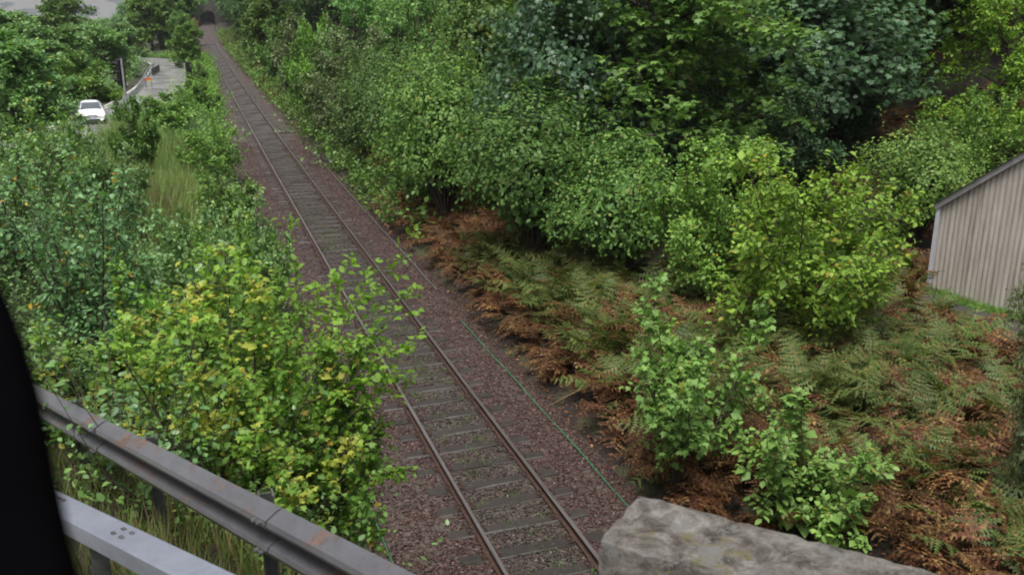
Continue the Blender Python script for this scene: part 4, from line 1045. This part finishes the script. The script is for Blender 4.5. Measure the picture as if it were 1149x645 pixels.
plant('far_tree', 'broadleaf_tree', 'bushy tree left of the line where the road bends', 'mid', 213, 52, 38, 50, 122, 'tree', G_LEFT, base=(-3.6, 132))
plant('far_tree', 'broadleaf_tree', 'far bushy tree left of the line before the overbridge', 'ash', 219, 35, 28, 42, 185, 'tree', G_LEFT, base=(-4.0, 195))
plant('bush_far', 'autumn_bush', 'small orange autumn bush by the far overbridge', 'orange', 218, 27, 11, 11, 300, group=G_LEFT)
plant('maple', 'field_maple', 'pale yellowing bush above the middle of the crash barrier', 'maple', 140, 420, 210, 150, 11.0)
plant('maple2', 'field_maple', 'yellow-green bush between the birch sapling and the big maple', 'maple_green', 205, 370, 150, 130, 12.2)
plant('scrub2', 'bramble_shrub', 'leafy shrub on the left bank behind the maple top', 'hazel', 265, 300, 120, 90, 19)
plant('scrub2', 'bramble_shrub', 'dull shrub left of the tall dry grass', 'left_blue', 110, 200, 110, 90, 28)
plant('bush_far', 'bush', 'low bush hiding the foot of the traffic signal', 'mid', 150, 135, 60, 50, 42, group=G_LEFT, base=at(150, 135, 41)[:2])
plant('scrub2', 'bramble_shrub', 'small bush at the left ballast edge just past the maple', 'left', 268, 255, 80, 70, 26, base=(-3.2, 26))
# --- left of the road
plant('far_tree', 'broadleaf_tree', 'grey-green tree at the left edge, level with the signal', 'left', 10, 95, 120, 110, 50, 'tree', G_FAR)
plant('bush_far', 'bush', 'green bush directly left of the traffic signal', 'mid', 84, 88, 74, 50, 76, group=G_FAR)
plant('far_tree2', 'broadleaf_tree', 'hazy tree above the bush left of the signal', 'left', 60, 70, 90, 76, 80, 'tree', G_FAR)
plant('far_tree', 'broadleaf_tree', 'hazy round tree right above the signal head', 'left_blue', 118, 62, 70, 60, 105, 'tree', G_FAR)
plant('far_tree', 'broadleaf_tree', 'dark round tree breaking the skyline at top left', 'mid', 72, 16, 62, 44, 170, 'tree', G_FAR)
plant('far_tree2', 'broadleaf_tree', 'tree filling the top left corner', 'left', 10, 50, 90, 70, 105, 'tree', G_FAR)
plant('far_tree', 'broadleaf_tree', 'far tree left of the road bend under the pale hill', 'left', 140, 50, 50, 44, 150, 'tree', G_FAR)
plant('far_tree', 'broadleaf_tree', 'dark tree behind the bend of the road', 'mid', 168, 30, 60, 78, 185, 'tree', G_FAR)
plant('far_tree2', 'broadleaf_tree', 'dark tree right of the road bend, against the railway trees', 'alder', 198, 26, 56, 84, 190, 'tree', G_FAR)
plant('bush_far', 'bush', 'verge bush between the signal pole and the guard rail', 'hazel', 128, 112, 40, 26, 76, group=G_FAR, base=at(124, 112, 78)[:2])

# --- masses that nobody could count: real plants set out on points (geometry nodes)
def scatter(name, label, cat, mats, protos, pts, seed, smin, smax, tilt=.12, zs=None):
    """protos: list of meshes; pts (n,3)"""
    r = np.random.default_rng(seed); n = len(pts)
    coll = bpy.data.collections.new(name + '_kinds')
    for k, me in enumerate(protos): coll.objects.link(bpy.data.objects.new(name + '_kind', me))
    me = bpy.data.meshes.new(name); me.vertices.add(n); me.vertices.foreach_set('co', np.ascontiguousarray(pts, np.float32).ravel())
    at_ = me.attributes.new('rot', 'FLOAT_VECTOR', 'POINT'); at_.data.foreach_set('vector', np.stack([r.normal(0, tilt, n), r.normal(0, tilt, n), r.uniform(0, 6.283, n)], 1).astype(np.float32).ravel())
    sv = r.uniform(smin, smax, (n, 1)) * np.ones((1, 3))
    if zs: sv[:, 2] *= r.uniform(zs[0], zs[1], n)
    at_ = me.attributes.new('scl', 'FLOAT_VECTOR', 'POINT'); at_.data.foreach_set('vector', sv.astype(np.float32).ravel())
    at_ = me.attributes.new('idx', 'INT', 'POINT'); at_.data.foreach_set('value', r.integers(0, len(protos), n).astype(np.int32))
    o = link(name, me, None, label, cat, kind='stuff')
    ng = bpy.data.node_groups.new(name, 'GeometryNodeTree')
    ng.interface.new_socket('Geometry', in_out='INPUT', socket_type='NodeSocketGeometry'); ng.interface.new_socket('Geometry', in_out='OUTPUT', socket_type='NodeSocketGeometry')
    gi = ng.nodes.new('NodeGroupInput'); go = ng.nodes.new('NodeGroupOutput')
    ip = ng.nodes.new('GeometryNodeInstanceOnPoints'); ci = ng.nodes.new('GeometryNodeCollectionInfo')
    ci.inputs['Collection'].default_value = coll; ci.inputs['Separate Children'].default_value = True; ci.inputs['Reset Children'].default_value = True
    ip.inputs['Pick Instance'].default_value = True
    def na(nm, t):
        q = ng.nodes.new('GeometryNodeInputNamedAttribute'); q.data_type = t; q.inputs['Name'].default_value = nm
        return next(x for x in q.outputs if x.enabled and x.name == 'Attribute')
    L = ng.links.new
    L(gi.outputs[0], ip.inputs['Points']); L(ci.outputs[0], ip.inputs['Instance']); L(na('idx', 'INT'), ip.inputs['Instance Index'])
    L(na('rot', 'FLOAT_VECTOR'), ip.inputs['Rotation']); L(na('scl', 'FLOAT_VECTOR'), ip.inputs['Scale']); L(ip.outputs[0], go.inputs[0])
    md = o.modifiers.new('scatter', 'NODES'); md.node_group = ng
    return o
def lift(p, dz=-.04): p = np.asarray(p); return np.c_[p, hgt(p[:, 0], p[:, 1]) + dz]
def join_np(parts):
    V, T, o = [], [], 0
    for v, t in parts: V.append(v); T.append(t + o); o += len(v)
    return np.concatenate(V), np.concatenate(T)
def crown_mesh(name, mat, seed, leaf, per, h, w):
    r = np.random.default_rng(seed); parts = []
    # lumpy crown: boughs around a trunk, leaves round every bough end
    nb = 34; a = unit(r.normal(size=(nb, 3))); a[:, 2] = np.abs(a[:, 2]) * r.choice([1, -.55], nb, p=[.7, .3])
    c = np.array([0, 0, h * .55]) + a * np.array([w * .38, w * .38, h * .40]) * r.uniform(.75, 1.1, (nb, 1))
    for q in c:
        b_ = unit(r.normal(size=(per // nb, 3))) * (r.random((per // nb, 1)) ** .4); p = q + b_ * np.array([w * .17, w * .17, h * .085])
        ax = r.normal(size=p.shape) * np.array([1, 1, .4]); nr = b_ * .5 + np.array([0, 0, 1.0]) + r.normal(0, .4, p.shape)
        parts.append(leaves(p, ax, nr, leaf * r.uniform(.6, 1.3, len(p)), 'far'))
    v, t = join_np(parts)
    tv, tt_ = tubes(np.array([[[0, 0, -1.0], [0, .1, h * .3], [.1, 0, h * .6], [0, 0, h * .9]]]), np.array([.22]), np.array([.06]), 6)
    tt3 = np.concatenate([tt_[:, [0, 1, 2]], tt_[:, [0, 2, 3]]]) + len(v)
    mi = np.r_[np.zeros(len(t), int), np.ones(len(tt3), int)]
    return mesh_np(name, np.concatenate([v, tv]), np.concatenate([t, tt3]), [LM[mat], M_bark], False, mi)
r = np.random.default_rng(77); sp = []
for y_ in np.arange(36, 430, 7.0):
    for x_ in np.arange((16 if y_ < 140 else 9.5) if y_ > 46 else 20, 75 + y_ * .3, 6.5):
        q = (x_ + float(tx(y_)) + r.uniform(-2.5, 2.5), y_ + r.uniform(-3, 3)); z0 = float(hgt(*q)); pj = pix((*q, z0 + 6)); pb = pix((*q, z0))
        if abs(pb[0] - 1015) < 34 and 110 < pb[1] < 190 and pb[2] < 50: continue          # the bare brown clearing
        if -80 < pj[0] < 1300 and pj[1] > -330: sp.append((*q, z0 - .1))
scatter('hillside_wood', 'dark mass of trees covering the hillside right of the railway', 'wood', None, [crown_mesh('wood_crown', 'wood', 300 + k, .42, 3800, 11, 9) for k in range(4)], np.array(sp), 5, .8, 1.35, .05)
sp = []
for y_ in np.arange(168, 900, 13):
    for x_ in np.arange(-150 - .5 * y_, -14, 10.0):
        q = (x_ + r.uniform(-5, 5), y_ + r.uniform(-6, 6)); z0 = float(hgt(*q)); pj = pix((*q, z0 + 4)); pt = pix((*q, z0 + 9))
        if min(math.hypot(q[0] - c3[0], q[1] - c3[1]) for c3 in rc[::4]) < 6: continue
        if -60 < pj[0] < 240 and not (80 < pt[0] < 150 and pt[1] < 15): sp.append((*q, z0 - .1))
scatter('valley_wood', 'hazy mass of trees in the valley past the road bend', 'wood', None, [crown_mesh('valley_crown', 'left', 320 + k, .6, 1800, 8, 9) for k in range(3)], np.array(sp), 6, .7, 1.15, .05)
sp = [(10 + s_ * r.uniform(7, 34), 425 + r.uniform(-30, 70)) for s_ in (-1, 1) for _ in range(34)] + [(8 + s_ * r.uniform(6.5, 15), 404 + r.uniform(0, 20)) for s_ in (-1, 1) for _ in range(14)] + [(10 + r.uniform(-8, 8), 440 + r.uniform(0, 90)) for _ in range(22)] + [(14 + r.uniform(-22, 22), 560 + r.uniform(0, 60)) for _ in range(46)]
scatter('line_end_wood', 'trees closing the view round the far overbridge', 'wood', None, [crown_mesh('end_crown', 'left', 330 + k, .8, 1500, 13, 11) for k in range(2)], np.array([(*q, float(hgt(*q)) + (7 if abs(q[0] - 10) < 8 and q[1] < 540 else -.2)) for q in sp]), 7, .9, 1.3, .05)
# dark trunks in the shade above the shed
for k_, (px, py, Z, w_) in enumerate(((1042, 40, 52, .5), (1003, 45, 56, .4), (1075, 30, 58, .45))):
    p = at(px, py, Z); zb = float(hgt(p[0], p[1]))
    root = empty('forest_tree', (p[0], p[1], zb - .1), ('thick dark trunk in the shade above the bare hillside patch', 'slim dark trunk left of the thick one in the shaded wood', 'dark trunk right of the thick one, behind yellow-green leaves')[k_], 'tree', 'trunks in the shaded wood')
    mb = MB(); mb.tube([(0, 0, 0), (.1, 0, 5), (0, .1, 11), (.1, 0, 17)], [w_, w_ * .8, w_ * .6, w_ * .3], 9); ob(mb, 'trunk', M_bark, root, True)
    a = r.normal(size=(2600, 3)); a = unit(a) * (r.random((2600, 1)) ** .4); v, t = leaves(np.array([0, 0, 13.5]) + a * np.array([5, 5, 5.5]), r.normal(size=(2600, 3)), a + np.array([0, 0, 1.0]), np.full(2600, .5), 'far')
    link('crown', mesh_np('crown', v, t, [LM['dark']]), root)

# --- bramble and weed cover, grass, bracken, litter
def clump(name, mat, seed, n, rad, L, nl, leaf, tmpl, up=1.0, droop=.12, stems=True):
    r = np.random.default_rng(seed); az = r.uniform(0, 6.283, n); rr = rad * np.sqrt(r.random(n))
    st = np.stack([rr * np.cos(az * 1.7), rr * np.sin(az * 1.7), np.full(n, -.05)], 1)
    d = np.stack([np.cos(az) * .7, np.sin(az) * .7, np.full(n, up)], 1)
    P, D = poly(st, d, L * r.uniform(.45, 1.3, n), 5, droop, .12, r)
    v, t = leaf_on(P, D, nl, .15, 1.03, leaf, r, tmpl, .45, .2, .4)
    mi = np.zeros(len(t), int)
    if stems:
        v2, t2 = tubes(P, np.full(n, .006), np.full(n, .002), 3); t3 = np.concatenate([t2[:, [0, 1, 2]], t2[:, [0, 2, 3]]]) + len(v)
        mi = np.r_[mi, np.ones(len(t3), int)]; v = np.concatenate([v, v2]); t = np.concatenate([t, t3])
    return mesh_np(name, v, t, [LM[mat], M_twig], False, mi)
def bank_points(n, y0, y1, seed, bias=1.2, u0=2.8):
    r = np.random.default_rng(seed); yv = y0 + (y1 - y0) * r.random(n) ** bias
    e = np.where(yv < 10.2, np.interp(yv, [3.4, 10.2], [-3.7, -6.1]), road_x(yv) + RHW + .5); f = r.random(n)
    p = np.stack([tx(yv) - u0 + (e + u0) * f, yv], 1)
    return p[~((p[:, 1] > 31) & (p[:, 1] < 57) & (p[:, 0] > -8.2) & (p[:, 0] < -4.3))]
def near_clear(p): return p[~((p[:, 1] < 12.5) & (p[:, 0] > -3.9))]
scatter('undergrowth', 'low bramble and weeds covering the bank between railway and road', 'undergrowth', None, [clump('bramble_clump', 'bramble', 400 + k, 30, .6, 1.1, 9, .072, 'ovate') for k in range(3)], lift(near_clear(bank_points(620, 7.0, 60, 41))), 42, .6, 1.15)
scatter('undergrowth', 'pale nettles and weeds among the brambles on the left bank', 'undergrowth', None, [clump('nettle_clump', 'left', 410 + k, 20, .5, 1.4, 10, .075, 'ovate', up=1.8) for k in range(3)], lift(near_clear(bank_points(420, 8, 75, 43, u0=3.2))), 44, .6, 1.15)
scatter('undergrowth', 'far scrub along the left edge of the line', 'undergrowth', None, [clump('far_clump', 'hazel', 420 + k, 20, .8, 1.5, 8, .19, 'far', stems=False) for k in range(3)], lift(bank_points(520, 58, 170, 45, 1.0)), 46, .7, 1.2)
r = np.random.default_rng(47); yv = r.uniform(22, 175, 1000); pv = np.stack([road_x(np.minimum(yv, 150)) - RHW - 1.6 - r.random(1000) ** 1.3 * 30, yv], 1)
pv = pv[np.array([min(math.hypot(q[0] - c3[0], q[1] - c3[1]) for c3 in rc[::4]) > 4.0 for q in pv])]
scatter('undergrowth', 'scrub on the far side of the road', 'undergrowth', None, [clump('road_clump', 'left', 430 + k, 20, 1.0, 1.7, 8, .17, 'far', stems=False) for k in range(3)], lift(pv), 48, .7, 1.3)
r = np.random.default_rng(49); yv = 34 + 260 * r.random(1300) ** 1.1; pv = np.stack([tx(yv) + 2.95 + r.random(1300) ** 1.2 * 5.5, yv], 1)
scatter('undergrowth', 'brownish and green weeds along the right foot of the far bushes', 'undergrowth', None, [clump('verge_clump', m_, 440 + k, 16, .6, .9, 8, .14, 'far', stems=False) for k, m_ in enumerate(('fern_green', 'fern_brown', 'mid', 'alder', 'hazel', 'mid'))], lift(pv), 50, .8, 1.9)
def blades(name, label, pts, seed, L, w, mat='grass'):
    r = np.random.default_rng(seed); n = len(pts); z = hgt(pts[:, 0], pts[:, 1]); az = r.uniform(0, 6.283, n)
    d = np.stack([np.cos(az) * .35, np.sin(az) * .35, np.ones(n)], 1)
    K = 4; P, D = poly(np.c_[pts, z - .02], d, L * r.uniform(.4, 1.25, n), K, .13, .06, r)
    sd_ = unit(np.stack([-np.sin(az), np.cos(az), 0 * az], 1))
    ww = (w * np.array([1, .85, .55, .08]))[None, :, None]
    V = np.stack([P - sd_[:, None] * ww, P + sd_[:, None] * ww], 2).reshape(-1, 3)
    b0 = (np.arange(n) * K * 2)[:, None] + (np.arange(K - 1) * 2)[None]
    T = np.stack([b0, b0 + 1, b0 + 3, b0 + 2], -1).reshape(-1, 4)
    return link(name, mesh_np(name, V, T, [LM[mat]]), None, label, 'grass', kind='stuff')
def patch_pts(n, c, spread, seed):
    r = np.random.default_rng(seed); return np.array(c)[:2] + r.normal(size=(n, 2)) * np.array(spread)
blades('tall_grass', 'tall pale grass on the left bank past the round bush', np.concatenate([patch_pts(11000, (-6.2, 41), (1.2, 6.5), 51), patch_pts(4500, (-7.4, 54), (1.0, 4), 52)]), 53, 1.15, .012, 'pale_grass')
r = np.random.default_rng(54)
scatter('dry_dock', 'brown seeding dock stems among the tall grass', 'weeds', None, [clump('dock_clump', 'brownsorrel', 450 + k, 9, .35, 1.3, 26, .05, 'narrow', up=3, droop=.02) for k in range(2)], lift(patch_pts(60, at(165, 205, 33), (.8, 2.2), 54)), 55, .7, 1.2)
a_ = r.uniform(-1.2, 6, 6000); b_ = -r.uniform(.05, .8, 6000)
blades('verge_grass', 'green grass strip at the foot of the shed wall', np.stack([K0[0] + ke[0] * a_ + kb[0] * b_, K0[1] + ke[1] * a_ + kb[1] * b_], 1), 56, .2, .009, 'mid')
blades('dry_grass', 'dry brown and green grass under the crash barrier', np.stack([r.uniform(-6.6, -3.6, 5000), r.uniform(4.2, 9.5, 5000)], 1), 57, .38, .006, 'grass')
yy_ = r.uniform(10, 42, 2200); tw = blades('track_weeds', 'small green weeds growing between the rails', np.stack([(np.repeat(r.normal(0, .3, 110), 20) + r.normal(0, .09, 2200)).clip(-.62, .62), np.repeat(r.uniform(10, 42, 110), 20) + r.normal(0, .10, 2200)], 1), 58, .13, .009, 'mid'); tw.location.z = .30

def fern(name, mat, seed, nfr, Lr, lift_, droop=.055):
    r = np.random.default_rng(seed); n = nfr; az = np.arange(n) * 2.399 + r.normal(0, .4, n); L = r.uniform(*Lr, n)
    d = np.stack([np.cos(az), np.sin(az), lift_ * r.uniform(.55, 1.5, n)], 1); K = 15
    P, D = poly(np.c_[r.normal(0, .08, (n, 2)), np.full(n, -.05)], d, L, K, droop, .03, r)
    Vv, Tt, o = [], [], 0
    lat = unit(np.cross(D, np.array([0, 0, 1.0]))); nrm = np.cross(lat, D)
    for k in range(4, K):
        f = (k - 4) / (K - 4); pl = L * .34 * (1 - f) ** .85 * (.45 + .55 * min(1, (f + .12) * 3.5)) + .02
        for s in (-1, 1):
            ax = unit(lat[:, k] * s + D[:, k] * .45 - np.array([0, 0, .25]) + r.normal(0, .17, (n, 3)))
            pl = pl * (r.random(n) > .07) * r.uniform(.75, 1.15, n) + .004
            wv = np.cross(nrm[:, k], ax)
            for j in range(5):
                g0, g1 = j / 5, (j + 1) / 5; wd = .26 * (1 - g0 * .8)
                for s2 in (-1, 1):
                    a0 = P[:, k] + ax * (pl * g0)[:, None]; a1 = P[:, k] + ax * (pl * g1)[:, None]
                    tip = P[:, k] + ax * (pl * (g0 + .17))[:, None] + wv * (pl * wd * s2)[:, None] - np.array([0, 0, .05]) * pl[:, None]
                    Vv.append(np.stack([a0, a1, tip], 1).reshape(-1, 3)); Tt.append(np.arange(n * 3).reshape(-1, 3) + o); o += n * 3
    v2, t2 = tubes(P, np.full(n, .007), np.full(n, .002), 3); t3 = np.concatenate([t2[:, [0, 1, 2]], t2[:, [0, 2, 3]]])
    V, T = np.concatenate(Vv), np.concatenate(Tt)
    mi = np.r_[np.zeros(len(T), int), np.ones(len(t3), int)]
    return mesh_np(name, np.concatenate([V, v2]), np.concatenate([T, t3 + len(V)]), [LM[mat], LM['fern_brown']], False, mi)
def bank_r(n, seed, u0, u1, y0, y1, bias=1.0):
    r = np.random.default_rng(seed); yv = y0 + (y1 - y0) * r.random(n); u = u0 + (u1 - u0) * r.random(n) ** bias
    p = np.stack([u + tx(yv), yv], 1)
    dshed = (p - K0) @ ke; dback = (p - K0) @ kb
    dp = np.min(np.linalg.norm(p[:, None] - np.array([[np.interp(t, range(6), pp[:, c]) for c in range(2)] for t in np.linspace(0, 5, 30)])[None], axis=2), 1)
    ok = ~((dback > -1.2) & (dshed > -.9)) & (dp > .95)
    return p[ok]
brown = [fern('brown_fern', 'fern_brown', 500 + k, 7, (.8, 1.4), 1.1, .085) for k in range(4)]
green = [fern('green_fern', 'fern_green', 510 + k, 6, (.9, 1.5), 1.35, .07) for k in range(4)]
scatter('brown_bracken', 'rusty brown dead bracken along the bank by the ballast', 'bracken', None, brown, lift(np.concatenate([bank_r(300, 61, 3.5, 6.5, 12, 40, 1.3), bank_r(460, 62, 4.6, 17, 6, 24), bank_r(90, 66, 9, 17, 22, 36), bank_r(260, 71, 12, 32, 26, 48)])), 63, .8, 1.35, .22)
scatter('green_bracken', 'green and straw coloured bracken fronds on the right bank', 'bracken', None, green, lift(np.concatenate([bank_r(240, 64, 3.9, 7.8, 14, 30), bank_r(240, 65, 5.5, 17, 6, 24)])), 67, .75, 1.3, .18)
r = np.random.default_rng(70); n = 14000; yv = r.uniform(8, 40, n); u = 2.45 + 12 * r.random(n) ** 1.9
pl = np.c_[u + tx(yv), yv]; v, t = leaves(np.c_[pl, hgt(pl[:, 0], pl[:, 1]) + r.uniform(0, .04, n)], r.normal(size=(n, 3)) * np.array([1, 1, .25]), np.array([0, 0, 1.0]) + r.normal(0, .45, (n, 3)), r.uniform(.04, .10, n), 'far')
link('leaf_litter', mesh_np('leaf_litter', v, t, [LM['litter']]), None, 'brown leaf litter on the dark soil beside the ballast', 'leaf litter', kind='stuff')
# a fallen pale stick across the ballast edge
p0 = on(610, 458, 0); p1 = on(668, 432, .3)
mb = MB(); mb.tube([(p0[0], p0[1], .0), tuple((p0 + p1) / 2 + np.array([0, 0, .05])), (p1[0], p1[1], .35)], [.012, .014, .008], 5); ob(mb, 'fallen_stick', simple('straw_stick', (.16, .10, .04), .7), None, True, label='straw coloured stick leaning from the bracken to the cable', cat='stick')

# ------------------------------------------------------------------ damp air
m = bpy.data.materials.new('damp_air'); m.use_nodes = True; nt = m.node_tree
for n in list(nt.nodes): nt.nodes.remove(n)
pvn = nt.nodes.new('ShaderNodeVolumePrincipled'); pvn.inputs['Color'].default_value = (.93, .95, 1, 1); pvn.inputs['Density'].default_value = 0.00015; pvn.inputs['Anisotropy'].default_value = .2
oo = nt.nodes.new('ShaderNodeOutputMaterial'); nt.links.new(pvn.outputs[0], oo.inputs['Volume'])
mb = MB(); mb.box((0, 1450, 90), (5400, 3600, 264)); ob(mb, 'haze', m, None, label='thin damp haze over the whole valley', kind='stuff')
